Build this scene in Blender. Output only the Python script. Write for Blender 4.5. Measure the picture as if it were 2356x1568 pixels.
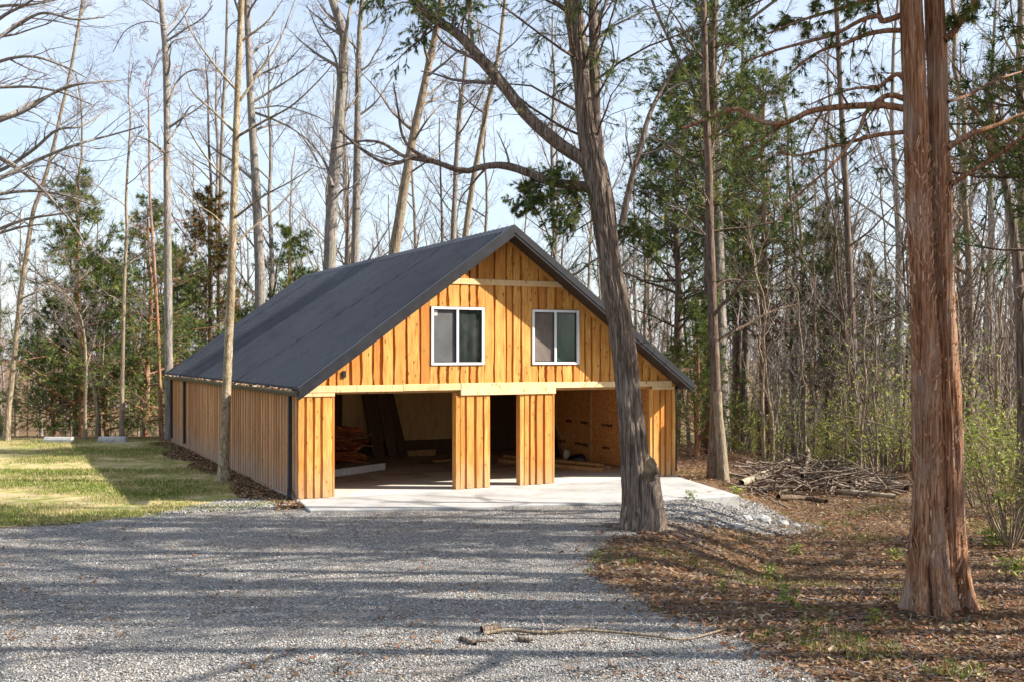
import bpy, math, random
import numpy as np
from mathutils import Vector, Matrix

# ------------------------------------------------------------------ scene, camera, light
scene = bpy.context.scene
for o in list(bpy.data.objects):
    bpy.data.objects.remove(o)
COL = scene.collection
ZC = 2.887                      # camera height above the slab
cam_d = bpy.data.cameras.new('camera')
cam = bpy.data.objects.new('camera', cam_d); COL.objects.link(cam)
cam_d.sensor_width = 36.0; cam_d.lens = 37.28
cam_d.shift_y = 0.0115
cam_d.clip_start = 0.1; cam_d.clip_end = 3000
cam.location = (0, 0, ZC); cam.rotation_euler = (math.pi/2, 0, 0)
scene.camera = cam

SUN_EL = math.radians(34.5)
SUN_AZ = math.radians(-3.0)      # measured from +X towards +Y
sv = Vector((math.cos(SUN_AZ)*math.cos(SUN_EL), math.sin(SUN_AZ)*math.cos(SUN_EL), math.sin(SUN_EL)))
sun_d = bpy.data.lights.new('sun', 'SUN'); sun = bpy.data.objects.new('sun', sun_d); COL.objects.link(sun)
sun_d.energy = 5.0; sun_d.angle = math.radians(0.53); sun_d.color = (1.0, 0.93, 0.82)
sun.rotation_euler = (-sv).to_track_quat('-Z', 'Y').to_euler()
sun.location = (60, 0, 60)

world = bpy.data.worlds.new('World'); scene.world = world; world.use_nodes = True
wn = world.node_tree; wn.nodes.clear()
def WN(t, **k):
    n = wn.nodes.new(t)
    for a, b in k.items(): setattr(n, a, b)
    return n
w_out = WN('ShaderNodeOutputWorld'); w_bg = WN('ShaderNodeBackground'); w_bg.inputs['Strength'].default_value = 0.085
w_sky = WN('ShaderNodeTexSky', sky_type='NISHITA', sun_disc=False, sun_elevation=SUN_EL, sun_rotation=math.pi/2 - SUN_AZ)
w_sky.air_density = 1.0; w_sky.dust_density = 1.2; w_sky.ozone_density = 1.5
w_tc = WN('ShaderNodeTexCoord'); w_map = WN('ShaderNodeMapping'); w_map.inputs['Scale'].default_value = (1.0, 1.0, 3.2)
w_ns = WN('ShaderNodeTexNoise'); w_ns.inputs['Scale'].default_value = 2.6; w_ns.inputs['Detail'].default_value = 9; w_ns.inputs['Roughness'].default_value = 0.58
w_rm = WN('ShaderNodeMapRange'); w_rm.inputs['From Min'].default_value = 0.38; w_rm.inputs['From Max'].default_value = 0.72
w_rm.inputs['To Min'].default_value = 0.28; w_rm.inputs['To Max'].default_value = 0.60
w_mx = WN('ShaderNodeMix', data_type='RGBA'); w_mx.inputs[7].default_value = (6.4, 6.9, 7.6, 1)
wn.links.new(w_tc.outputs['Generated'], w_map.inputs['Vector']); wn.links.new(w_map.outputs[0], w_ns.inputs['Vector'])
wn.links.new(w_ns.outputs['Fac'], w_rm.inputs['Value']); wn.links.new(w_rm.outputs[0], w_mx.inputs[0])
wn.links.new(w_sky.outputs[0], w_mx.inputs[6]); wn.links.new(w_mx.outputs[2], w_bg.inputs['Color'])
wn.links.new(w_bg.outputs[0], w_out.inputs['Surface'])

vs = scene.view_settings
vs.view_transform = 'Standard'; vs.look = 'None'; vs.gamma = 1; vs.use_curve_mapping = False
vs.exposure = 1.25
scene.cycles.max_bounces = 5; scene.cycles.diffuse_bounces = 4; scene.cycles.transparent_max_bounces = 4; scene.cycles.caustics_reflective = False; scene.cycles.caustics_refractive = False

# ------------------------------------------------------------------ helpers
F2, CX2, CY2 = 2438.5, 1177.5, 811.0        # focal length, centre and horizon on a 2355 px wide print
def P(px, py, Y):
    return np.array([(px-CX2)/F2*Y, Y, ZC-(py-CY2)/F2*Y])
def sst(t):
    t = np.clip(t, 0, 1); return t*t*(3-2*t)
rng0 = np.random.default_rng(3)
TAB = rng0.random((256, 256))
def vnoise(x, y, seed=0, px=None):
    x = np.asarray(x, float)+0.0; y = np.asarray(y, float)+0.0
    xi = np.floor(x).astype(int); yi = np.floor(y).astype(int)
    fx = x-xi; fy = y-yi; fx = fx*fx*(3-2*fx); fy = fy*fy*(3-2*fy)
    def g(a, b):
        if px: a = a % px
        return TAB[(a+seed*37) % 256, (b+seed*91) % 256]
    return (g(xi, yi)*(1-fx)+g(xi+1, yi)*fx)*(1-fy)+(g(xi, yi+1)*(1-fx)+g(xi+1, yi+1)*fx)*fy
def fbm(x, y, seed=0, oct=4):
    s = 0; a = .5
    for i in range(oct):
        s = s+a*vnoise(x*2**i, y*2**i, seed+i); a *= .5
    return s
def terrain(x, y):
    x = np.asarray(x, float); y = np.asarray(y, float)
    h = -0.05+0.05*(fbm(x*.35, y*.35, 5)-.5)
    edge = 2.5+0.30*(y-18)
    h = h-0.60*sst((x-edge)/2.3)*sst((y-12.5)/4.0)
    ystart = np.where(x < 0, 36.0, 36.0-7.0*sst((x-2)/6.0))
    h = h-3.2*sst((y-ystart)/26.0)
    far = sst((np.hypot(x, y)-60)/60)
    h = h+far*3.0*(fbm(x*.012+3, y*.012, 9)-.5)
    h = h+0.10*sst((x-4.5)/3.0)*sst((14-y)/3.0)
    return h
def G(px, py):
    Y = F2*ZC/max(py-CY2, 1)
    for i in range(30):
        x = (px-CX2)/F2*Y; z = float(terrain(x, Y)); Y = Y*.5+.5*F2*(ZC-z)/(py-CY2)
    x = (px-CX2)/F2*Y
    return np.array([x, Y, float(terrain(x, Y))])
def on(x, y, dz=0.0):
    return np.array([x, y, float(terrain(x, y))+dz])
def spline(pts, n):
    pts = np.asarray(pts, float); k = len(pts)
    ext = np.vstack([2*pts[0]-pts[1], pts, 2*pts[-1]-pts[-2]])
    t = np.linspace(0, k-1-1e-6, n); i = t.astype(int); f = (t-i)[:, None]
    a, b, c, d = ext[i], ext[i+1], ext[i+2], ext[i+3]
    return .5*((2*b)+(-a+c)*f+(2*a-5*b+4*c-d)*f**2+(-a+3*b-3*c+d)*f**3)

def mesh_np(name, V, quads=None, tris=None, smooth=False, col=None, mi=None):
    me = bpy.data.meshes.new(name)
    V = np.asarray(V, np.float32)
    q = np.zeros((0, 4), int) if quads is None else np.asarray(quads, int)
    t = np.zeros((0, 3), int) if tris is None else np.asarray(tris, int)
    me.vertices.add(len(V)); me.vertices.foreach_set('co', V.ravel())
    loops = np.concatenate([q.ravel(), t.ravel()]).astype(np.int32)
    me.loops.add(len(loops)); me.loops.foreach_set('vertex_index', loops)
    nq, nt = len(q), len(t)
    me.polygons.add(nq+nt)
    st = np.concatenate([np.arange(nq)*4, nq*4+np.arange(nt)*3]).astype(np.int32)
    me.polygons.foreach_set('loop_start', st)
    me.polygons.foreach_set('use_smooth', np.full(nq+nt, bool(smooth)))
    if mi is not None: me.polygons.foreach_set('material_index', np.asarray(mi, np.int32))
    me.update(calc_edges=True); me.validate()
    if col is not None:
        at = me.color_attributes.new('Col', 'FLOAT_COLOR', 'POINT')
        c4 = np.ones((len(V), 4), np.float32); c4[:, :3] = col
        at.data.foreach_set('color', c4.ravel())
    return me
def ob(name, me, m=None, parent=None, kind=None, loc=None):
    o = bpy.data.objects.new(name, me); COL.objects.link(o)
    if m is not None and me is not None:
        if len(me.materials) == 0: me.materials.append(m)
    if parent is not None: o.parent = parent
    if kind: o['kind'] = kind
    if loc is not None: o.location = [float(v) for v in loc]
    return o
def tag(o, label, cat=None, group=None, kind=None):
    o['label'] = label
    if cat: o['category'] = cat
    if group: o['group'] = group
    if kind: o['kind'] = kind
    return o
def thing(name, label, cat, loc=(0, 0, 0), rz=0.0, group=None):
    o = bpy.data.objects.new(name, None); COL.objects.link(o)
    o.location = [float(v) for v in loc]; o.rotation_euler = (0, 0, rz); o.empty_display_size = .2
    return tag(o, label, cat, group)
def copy_tree(o, parent=None):
    c = o.copy(); COL.objects.link(c); c.parent = parent
    for ch in o.children: copy_tree(ch, c)
    return c
BOXQ = np.array([[0, 3, 2, 1], [4, 5, 6, 7], [0, 1, 5, 4], [1, 2, 6, 5], [2, 3, 7, 6], [3, 0, 4, 7]])
def boxv(x0, x1, y0, y1, z0, z1):
    return np.array([[x0, y0, z0], [x1, y0, z0], [x1, y1, z0], [x0, y1, z0], [x0, y0, z1], [x1, y0, z1], [x1, y1, z1], [x0, y1, z1]], float)
def boxes(name, bl):
    V = []; Q = []
    for i, b in enumerate(bl):
        V.append(boxv(*b) if len(b) == 6 else np.asarray(b)); Q.append(BOXQ+8*i)
    return mesh_np(name, np.vstack(V), np.vstack(Q))
def bevel(o, w=.006, seg=1):
    md = o.modifiers.new('bevel', 'BEVEL'); md.width = w; md.segments = seg; md.limit_method = 'ANGLE'
    return o
def bar(a, b, w, h, up=(0, 0, 1)):
    """box from a to b, w across and h high"""
    a = np.asarray(a, float); b = np.asarray(b, float); d = b-a; d = d/np.linalg.norm(d)
    s = np.cross(d, up); s /= np.linalg.norm(s); u = np.cross(s, d)
    r = []
    for z in (-h/2, h/2):
        for p, q in ((a, -w/2), (b, -w/2), (b, w/2), (a, w/2)):
            r.append(p+s*q+u*z)
    return np.array(r)
def tubes(Pt, R, sides):
    """(n,k,3) polylines with (n,k) radii -> verts, quads"""
    n, k, _ = Pt.shape
    T = np.gradient(Pt, axis=1); T /= np.linalg.norm(T, axis=2, keepdims=True)+1e-9
    m = T.mean(axis=1); ref = np.where(np.abs(m[:, 2:3]) > .8, np.array([[1., 0, 0]]), np.array([[0, 0, 1.]]))
    ref = ref[:, None, :]
    A = np.cross(T, ref); A /= np.linalg.norm(A, axis=2, keepdims=True)+1e-9
    B = np.cross(T, A)
    th = np.arange(sides)/sides*2*np.pi
    V = Pt[:, :, None, :]+R[:, :, None, None]*(A[:, :, None, :]*np.cos(th)[None, None, :, None]+B[:, :, None, :]*np.sin(th)[None, None, :, None])
    i = np.arange(n)[:, None, None]*k*sides; j = np.arange(k-1)[None, :, None]*sides; s = np.arange(sides)[None, None, :]; s2 = (s+1) % sides
    Q = np.stack([i+j+s, i+j+s2, i+j+sides+s2, i+j+sides+s], axis=-1).reshape(-1, 4)
    return V.reshape(-1, 3), Q
class MB:
    def __init__(s): s.V = []; s.Q = []; s.n = 0; s.C = []
    def add(s, V, Q, c=None):
        s.V.append(V); s.Q.append(Q+s.n); s.n += len(V)
        if c is not None: s.C.append(np.broadcast_to(np.asarray(c, float), (len(V), 3)))
    def tube(s, Pt, R, sides):
        s.add(*tubes(np.asarray(Pt, float), np.asarray(R, float), sides))
    def mesh(s, name, smooth=True):
        return mesh_np(name, np.vstack(s.V), np.vstack(s.Q), smooth=smooth, col=np.vstack(s.C) if s.C else None)
def grow(Pt, R, nc, t0, t1, ang, lenf, K, up, wob, rf, rng, taper=.5, minr=.003, bias=None, tipf=.25):
    n, k, _ = Pt.shape
    idx = np.repeat(np.arange(n), nc); m = len(idx)
    t = t0+(t1-t0)*((np.tile(np.arange(nc), n)+rng.random(m))/nc)
    f = t*(k-1)*.9999; i = f.astype(int); a = (f-i)[:, None]
    base = Pt[idx, i]*(1-a)+Pt[idx, i+1]*a
    d = Pt[idx, i+1]-Pt[idx, i]; d /= np.linalg.norm(d, axis=1, keepdims=True)+1e-9
    rb = R[idx, i]*(1-a[:, 0])+R[idx, i+1]*a[:, 0]
    L = np.linalg.norm(np.diff(Pt, axis=1), axis=2).sum(1)[idx]
    rv = rng.normal(size=(m, 3))
    if bias is not None: rv += np.asarray(bias)
    pv = rv-d*(rv*d).sum(1, keepdims=True); pv /= np.linalg.norm(pv, axis=1, keepdims=True)+1e-9
    an = ang*(1+.25*rng.normal(size=m))[:, None]
    di = d*np.cos(an)+pv*np.sin(an)
    ln = L*lenf*(1-taper*t)*(.55+.75*rng.random(m)); st = (ln/(K-1))[:, None]
    pts = [base]
    for j in range(K-1):
        pts.append(pts[-1]+di*st)
        di = di+np.array([0, 0, up])+wob*rng.normal(size=(m, 3)); di /= np.linalg.norm(di, axis=1, keepdims=True)
    C = np.stack(pts, 1)
    r0 = np.maximum(rb*rf*(.7+.5*rng.random(m)), minr)
    RR = r0[:, None]*np.linspace(1, tipf, K)[None, :]
    return C, np.maximum(RR, minr*.6)
def scatter(name, pv, pf, pos, rot, sc, cols, kind='stuff', m=None, parent=None, smooth=False):
    """bake copies of a tiny mesh: rot is (n,3,3), sc is (n,) or (n,3)"""
    n = len(pos); k = len(pv)
    sc = np.asarray(sc); sc = sc[:, None] if sc.ndim == 1 else sc
    v = pv[None]*sc[:, None, :] if sc.shape[1] == 3 else pv[None]*sc[:, None, :]
    V = np.einsum('nij,nkj->nki', rot, v)+pos[:, None, :]
    Fc = (pf[None]+np.arange(n)[:, None, None]*k).reshape(-1, pf.shape[1])
    C = np.repeat(cols, k, axis=0)
    me = mesh_np(name, V.reshape(-1, 3), Fc if pf.shape[1] == 4 else None, Fc if pf.shape[1] == 3 else None, col=C, smooth=smooth)
    return ob(name, me, m, parent, kind)
def rots(n, rng, tilt=3.14):
    a = rng.random(n)*6.283; b = (rng.random(n)-.5)*2*tilt; c = (rng.random(n)-.5)*2*tilt
    ca, sa, cb, sb, cc, s_c = np.cos(a), np.sin(a), np.cos(b), np.sin(b), np.cos(c), np.sin(c)
    Z = np.zeros((n, 3, 3)); X = Z.copy(); Yr = Z.copy()
    Z[:, 0, 0] = ca; Z[:, 0, 1] = -sa; Z[:, 1, 0] = sa; Z[:, 1, 1] = ca; Z[:, 2, 2] = 1
    X[:, 0, 0] = 1; X[:, 1, 1] = cb; X[:, 1, 2] = -sb; X[:, 2, 1] = sb; X[:, 2, 2] = cb
    Yr[:, 1, 1] = 1; Yr[:, 0, 0] = cc; Yr[:, 0, 2] = s_c; Yr[:, 2, 0] = -s_c; Yr[:, 2, 2] = cc
    return Z@X@Yr

# ------------------------------------------------------------------ materials
class NT:
    def __init__(s, name, rough=.8, spec=.3, metal=0.0):
        s.m = bpy.data.materials.new(name); s.m.use_nodes = True; s.t = s.m.node_tree
        s.b = s.t.nodes['Principled BSDF']; s.b.inputs['Roughness'].default_value = rough
        s.b.inputs['Specular IOR Level'].default_value = spec; s.b.inputs['Metallic'].default_value = metal
    def n(s, t, ins=None, **k):
        nd = s.t.nodes.new(t)
        for a, b in k.items(): setattr(nd, a, b)
        for a, b in (ins or {}).items():
            if isinstance(b, bpy.types.NodeSocket): s.t.links.new(b, nd.inputs[a])
            else: nd.inputs[a].default_value = b
        return nd
    def coord(s, scale=(1, 1, 1), which='Object', jitter=False):
        v = s.n('ShaderNodeTexCoord').outputs[which]
        if jitter:
            r = s.n('ShaderNodeObjectInfo').outputs['Random']
            r = s.n('ShaderNodeMath', {0: r, 1: 40.0}, operation='MULTIPLY').outputs[0]
            cb = s.n('ShaderNodeCombineXYZ', {0: r, 1: r, 2: r}).outputs[0]
            v = s.n('ShaderNodeVectorMath', {0: v, 1: cb}, operation='ADD').outputs[0]
        return s.n('ShaderNodeMapping', {'Vector': v, 'Scale': scale}).outputs[0]
    def noise(s, v, scale, detail=4, rough=.55, out='Fac', dist=0.0):
        return s.n('ShaderNodeTexNoise', {'Vector': v, 'Scale': scale, 'Detail': detail, 'Roughness': rough, 'Distortion': dist}).outputs[out]
    def vor(s, v, scale, out='Distance', feature='F1'):
        return s.n('ShaderNodeTexVoronoi', {'Vector': v, 'Scale': scale}, feature=feature).outputs[out]
    def ramp(s, f, stops):
        nd = s.n('ShaderNodeValToRGB', {0: f}); e = nd.color_ramp.elements
        while len(e) < len(stops): e.new(.5)
        for q, (p, c) in zip(e, stops):
            q.position = p; q.color = (*c, 1) if len(c) == 3 else c
        return nd.outputs[0]
    def mix(s, f, a, b, mode='MIX'):
        nd = s.n('ShaderNodeMix', data_type='RGBA', blend_type=mode)
        for i, v in ((0, f), (6, a), (7, b)):
            if isinstance(v, bpy.types.NodeSocket): s.t.links.new(v, nd.inputs[i])
            else: nd.inputs[i].default_value = v if i == 0 else (*v, 1)
        return nd.outputs[2]
    def mr(s, f, a, b, c=0.0, d=1.0):
        return s.n('ShaderNodeMapRange', {'Value': f, 'From Min': a, 'From Max': b, 'To Min': c, 'To Max': d}).outputs[0]
    def color(s, c):
        if isinstance(c, bpy.types.NodeSocket): s.t.links.new(c, s.b.inputs['Base Color'])
        else: s.b.inputs['Base Color'].default_value = (*c, 1)
        return s
    def bump(s, h, strength=.4, dist=.02):
        nd = s.n('ShaderNodeBump', {'Height': h, 'Strength': strength, 'Distance': dist})
        s.t.links.new(nd.outputs[0], s.b.inputs['Normal']); return s
    def attr(s):
        return s.n('ShaderNodeAttribute', attribute_name='Col').outputs['Color']
    def rnd(s): return s.n('ShaderNodeObjectInfo').outputs['Random']

def wood_mat(name, light, dark, knot, grey, rnd_dark=.75, weather=0.0, rough=.75):
    t = NT(name, rough, .25)
    v = t.coord((1, 1, 1), jitter=True)
    vs_ = t.n('ShaderNodeMapping', {'Vector': v, 'Scale': (16, 16, 1.1)}).outputs[0]
    g = t.noise(vs_, 2.2, 6, .62, dist=.6)
    c = t.ramp(g, [(.30, dark), (.52, light), (.74, tuple(min(1, q*1.18) for q in light))])
    big = t.noise(t.n('ShaderNodeMapping', {'Vector': v, 'Scale': (4, 4, .9)}).outputs[0], 1.6, 3, .6)
    c = t.mix(t.mr(big, .45, .70, 0, .55), c, dark)
    kv = t.n('ShaderNodeMapping', {'Vector': v, 'Scale': (7, 7, 3.2)}).outputs[0]
    kn = t.vor(kv, 1.25); kf = t.mr(kn, .10, .20, .85, 0)
    c = t.mix(kf, c, knot)
    r = t.rnd()
    c = t.mix(t.mr(r, .25, 1, 0, .7), c, tuple(q*rnd_dark for q in dark), 'MIX')
    st2 = t.noise(t.n('ShaderNodeMapping', {'Vector': v, 'Scale': (22, 22, .7)}).outputs[0], 1.7, 4, .6)
    c = t.mix(t.mr(st2, .56, .70, 0, .65), c, tuple(q*.55 for q in dark))
    if weather > 0:
        z = t.n('ShaderNodeSeparateXYZ', {0: t.n('ShaderNodeTexCoord').outputs['Object']}).outputs[2]
        zf = t.mr(t.n('ShaderNodeMath', {0: z, 1: t.mr(big, .3, .7, -.35, .35)}, operation='ADD').outputs[0], .0, .75, weather, 0)
        c = t.mix(zf, c, grey)
    t.color(c); t.bump(g, .35, .012)
    return t.m
M = {}
M['pine'] = wood_mat('honey_pine_boards', (.74, .39, .105), (.50, .17, .028), (.16, .05, .015), (.42, .31, .20), .9, .55)
M['side_wood'] = wood_mat('tan_side_boards', (.60, .32, .15), (.34, .15, .06), (.13, .06, .03), (.36, .30, .25), .8, .6)
M['trim_wood'] = wood_mat('pale_trim_lumber', (.86, .66, .40), (.72, .46, .20), (.24, .10, .03), (.5, .4, .3), .95, 0)
M['lumber'] = wood_mat('sawn_lumber', (.60, .36, .15), (.42, .2, .07), (.2, .08, .03), (.4, .3, .2), .8, 0)
M['offcut'] = wood_mat('red_cedar_offcuts', (.72, .23, .07), (.46, .11, .04), (.7, .42, .22), (.4, .3, .2), .6, 0)
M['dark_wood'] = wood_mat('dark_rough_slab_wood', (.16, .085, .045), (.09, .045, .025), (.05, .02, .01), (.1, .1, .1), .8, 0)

t = NT('osb_sheet', .8, .2); v = t.coord((1, 1, 1))
a = t.vor(t.n('ShaderNodeMapping', {'Vector': v, 'Scale': (10, 22, 34)}).outputs[0], 1.3, 'Color')
b = t.vor(t.n('ShaderNodeMapping', {'Vector': v, 'Scale': (12, 30, 16)}).outputs[0], 1.7, 'Color')
f = t.n('ShaderNodeSeparateXYZ', {0: t.mix(.5, a, b)}).outputs[0]
t.color(t.ramp(f, [(.15, (.50, .17, .035)), (.5, (.76, .31, .08)), (.85, (.86, .50, .20))])); t.bump(f, .3, .006); M['osb'] = t.m
t = NT('stamp_ink', .8, .1); v = t.coord((1, 1, 1)); f = t.noise(t.n('ShaderNodeMapping', {'Vector': v, 'Scale': (3, 30, 40)}).outputs[0], 1, 2)
t.color(t.ramp(f, [(.42, (.015, .012, .012)), (.6, (.10, .045, .02))])); M['ink'] = t.m
t = NT('plywood_sheet', .75, .2); v = t.coord((1, 1, .25), jitter=True); f = t.noise(v, 6, 5, .6, dist=1.0)
t.color(t.ramp(f, [(.3, (.48, .28, .11)), (.55, (.62, .40, .18)), (.8, (.52, .30, .12))])); M['plywood'] = t.m
t = NT('black_roof_metal', .34, .5); v = t.coord((1, 1, 1)); f = t.noise(v, 1.3, 5, .6); f2 = t.noise(v, 9, 5, .7)
t.color(t.mix(t.mr(f2, .55, .8, 0, .2), t.ramp(f, [(.3, (.026, .030, .043)), (.7, (.040, .045, .062))]), (.05, .048, .046)))
t.t.links.new(t.mr(f, .3, .7, .22, .38), t.b.inputs['Roughness']); M['roof'] = t.m
t = NT('black_trim_metal', .4, .5); f = t.noise(t.coord(), 5, 4); t.color(t.ramp(f, [(.3, (.012, .012, .016)), (.7, (.026, .026, .032))])); M['black'] = t.m
t = NT('bronze_gutter_metal', .42, .5); f = t.noise(t.coord(), 6, 5); t.color(t.ramp(f, [(.3, (.075, .066, .052)), (.7, (.13, .115, .09))])); M['gutter'] = t.m
t = NT('screw_heads', .35, .5, .6); t.color((.22, .23, .26)); M['screw'] = t.m
t = NT('white_vinyl', .35, .4); f = t.noise(t.coord(), 8, 4); t.color(t.ramp(f, [(.3, (.76, .77, .78)), (.7, (.84, .85, .86))])); M['white'] = t.m
def glass(name, c1, c2, rough):
    t = NT(name, rough, .6); v = t.coord((1, 1, .6)); f = t.noise(v, 2.6, 6, .6, dist=1.2)
    t.color(t.ramp(f, [(.32, c1), (.68, c2)])); t.bump(t.noise(t.coord(), 1.5, 2), .04, .02); return t.m
M['glass_dark'] = glass('dark_window_glass', (.010, .014, .014), (.035, .045, .04), .04)
M['glass_teal'] = glass('dusty_teal_window_glass', (.012, .045, .038), (.03, .085, .07), .12)
M['screen_grey'] = glass('grey_insect_screen', (.055, .055, .058), (.10, .10, .105), .55)
M['screen_brown'] = glass('dusty_brown_insect_screen', (.085, .066, .055), (.17, .13, .11), .55)
t = NT('concrete', .85, .25); v = t.coord(); f = t.noise(v, 1.1, 8, .62); f2 = t.noise(v, 40, 3, .6)
c = t.ramp(f, [(.32, (.28, .28, .28)), (.5, (.40, .40, .395)), (.7, (.47, .47, .46))])
c = t.mix(t.mr(f2, .35, .7, .25, 0), c, (.30, .29, .27))
c = t.mix(t.mr(t.noise(v, 2.7, 6, .7), .52, .66, 0, .55), c, (.30, .25, .19)); t.color(c); t.bump(f2, .15, .006); M['concrete'] = t.m
t = NT('dusty_floor_painted_sun', .9, .2); v = t.coord(); f = t.noise(v, 1.6, 8, .65)
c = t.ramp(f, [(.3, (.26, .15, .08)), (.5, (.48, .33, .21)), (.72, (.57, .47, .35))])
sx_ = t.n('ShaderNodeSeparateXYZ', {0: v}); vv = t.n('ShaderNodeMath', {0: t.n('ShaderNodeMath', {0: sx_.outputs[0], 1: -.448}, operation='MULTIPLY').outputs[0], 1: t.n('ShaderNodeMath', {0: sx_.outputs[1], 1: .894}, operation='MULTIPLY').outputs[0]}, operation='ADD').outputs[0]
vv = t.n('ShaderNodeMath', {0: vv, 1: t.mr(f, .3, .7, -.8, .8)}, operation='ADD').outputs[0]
c = t.mix(t.mr(vv, 21.4, 22.9, 1, 0), c, (.56, .53, .48)); t.color(c); t.bump(t.noise(v, 30, 4), .3, .01); M['dust_sun_floor'] = t.m  # pale front strip paints sunlight into the floor colour; brown dust beyond
t = NT('forest_floor', .95, .15); v = t.coord(); f = t.noise(v, 3.0, 9, .72); f2 = t.vor(v, 14, 'Color')
c = t.ramp(f, [(.3, (.045, .028, .016)), (.5, (.15, .088, .045)), (.72, (.27, .17, .09))])
c = t.mix(.35, c, t.ramp(t.n('ShaderNodeSeparateXYZ', {0: f2}).outputs[0], [(.1, (.06, .035, .02)), (.6, (.22, .13, .065)), (.95, (.33, .24, .14))]))
c = t.mix(t.mr(t.noise(v, .9, 6, .65), .55, .72, 0, .35), c, (.12, .13, .035)); t.color(c); t.bump(t.noise(v, 22, 6, .7), .7, .05); M['forest'] = t.m
t = NT('gravel_bed', .92, .2); v = t.coord(); ce = t.vor(v, 44, 'Color'); di = t.vor(v, 44); s0 = t.n('ShaderNodeSeparateXYZ', {0: ce}).outputs[0]
c = t.ramp(s0, [(.05, (.12, .118, .115)), (.4, (.24, .232, .222)), (.7, (.33, .317, .30)), (.95, (.39, .36, .32))])
c = t.mix(t.mr(di, .35, .75, 0, .75), c, (.13, .12, .11))
c = t.mix(t.mr(t.noise(v, .7, 6, .65), .52, .70, 0, .5), c, (.30, .22, .15))
t.color(c); h = t.mr(di, 0, .7, 1, 0); t.bump(h, .8, .03); M['gravel_bed'] = t.m
t = NT('lawn_soil', .95, .15); v = t.coord(); f = t.noise(v, .9, 8, .66); g2 = t.noise(v, 5, 6, .7)
c = t.ramp(f, [(.36, (.48, .38, .22)), (.48, (.40, .32, .15)), (.54, (.19, .23, .04)), (.60, (.45, .36, .20))])
c = t.mix(t.mr(g2, .52, .7, 0, .6), c, (.44, .36, .22)); t.color(c); t.bump(t.noise(v, 25, 5, .7), .6, .04); M['lawn'] = t.m
def attr_mat(name, rough=.8, spec=.2, trans=0.0):
    t = NT(name, rough, spec); a = t.attr(); t.color(a)
    if trans:
        tr = t.n('ShaderNodeBsdfTranslucent', {'Color': a}); mx = t.n('ShaderNodeMixShader', {0: trans, 1: t.b.outputs[0], 2: tr.outputs[0]})
        t.t.links.new(mx.outputs[0], t.t.nodes['Material Output'].inputs['Surface'])
    return t.m
M['attr'] = attr_mat('varied_debris'); M['leaf'] = attr_mat('varied_leaves', .6, .3, .35); M['needle'] = attr_mat('evergreen_sprays', .65, .25, .2)
M['stone'] = attr_mat('gravel_stones', .9, .2)
def bark_mat(name, c1, c2, c3, sx=9, sz=1.6, patch=None, amt=.4):
    t = NT(name, .92, .15); v = t.coord((sx, sx, sz), jitter=True); f = t.noise(v, 2.0, 7, .65, dist=.8); f2 = t.noise(t.coord((1, 1, .5), jitter=True), 2.2, 4, .6)
    fine = t.noise(t.coord((sx*3, sx*3, sz*3), jitter=True), 2.0, 5, .6)
    f = t.n('ShaderNodeMath', {0: t.mr(f, 0, 1, 0, .68), 1: t.mr(fine, 0, 1, 0, .32)}, operation='ADD').outputs[0]
    c = t.ramp(f, [(.38, c1), (.5, c2), (.62, c3)])
    if patch: c = t.mix(t.mr(f2, .5, .66, 0, amt), c, patch)
    t.color(c); t.bump(f, 1.0, .06); return t.m
M['bark_grey'] = bark_mat('grey_bark', (.10, .086, .074), (.24, .21, .185), (.40, .36, .32), patch=(.17, .18, .10))
M['bark_tan'] = bark_mat('tan_bark', (.10, .075, .05), (.26, .20, .14), (.42, .345, .25), patch=(.22, .19, .12))
M['bark_oak'] = bark_mat('furrowed_brown_bark', (.040, .029, .022), (.20, .152, .120), (.41, .335, .272), 13, .75, (.10, .060, .04), .5)
M['bark_cedar'] = bark_mat('red_shreddy_cedar_bark', (.075, .033, .018), (.33, .155, .078), (.58, .37, .24), 17, .9, (.40, .31, .25), .6)
M['bark_dark'] = bark_mat('dark_brown_bark', (.05, .035, .025), (.145, .10, .073), (.26, .195, .15), 9, 1.4, (.12, .085, .05))
M['bark_pale'] = bark_mat('pale_flaking_bark', (.12, .088, .05), (.33, .262, .17), (.52, .44, .315), 7, 3.5, (.17, .125, .065), .65)
M['twig'] = bark_mat('fine_twigs', (.12, .092, .085), (.22, .18, .168), (.33, .28, .265), 3, 3)
M['log'] = bark_mat('bleached_log', (.16, .12, .085), (.36, .29, .21), (.55, .47, .36), 5, 5, (.2, .13, .08), .6)
t = NT('cut_wood_face', .85, .2); f = t.noise(t.coord((6, 6, 1)), 2, 5); t.color(t.ramp(f, [(.3, (.03, .024, .015)), (.7, (.11, .085, .05))])); M['cut'] = t.m
t = NT('limestone', .9, .2); f = t.noise(t.coord(jitter=True), 4, 6, .65); t.color(t.ramp(f, [(.3, (.26, .26, .26)), (.7, (.52, .51, .49))])); t.bump(f, .5, .03); M['rock'] = t.m
t = NT('cream_plastic', .4, .4); f = t.noise(t.coord(), 9, 3); t.color(t.ramp(f, [(.3, (.66, .58, .40)), (.7, (.76, .69, .52))])); M['cream'] = t.m
t = NT('grey_beam_paint', .8, .2); f = t.noise(t.coord((4, 4, 4)), 3, 5); t.color(t.ramp(f, [(.3, (.40, .38, .36)), (.7, (.55, .53, .50))])); M['grey_beam'] = t.m

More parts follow.
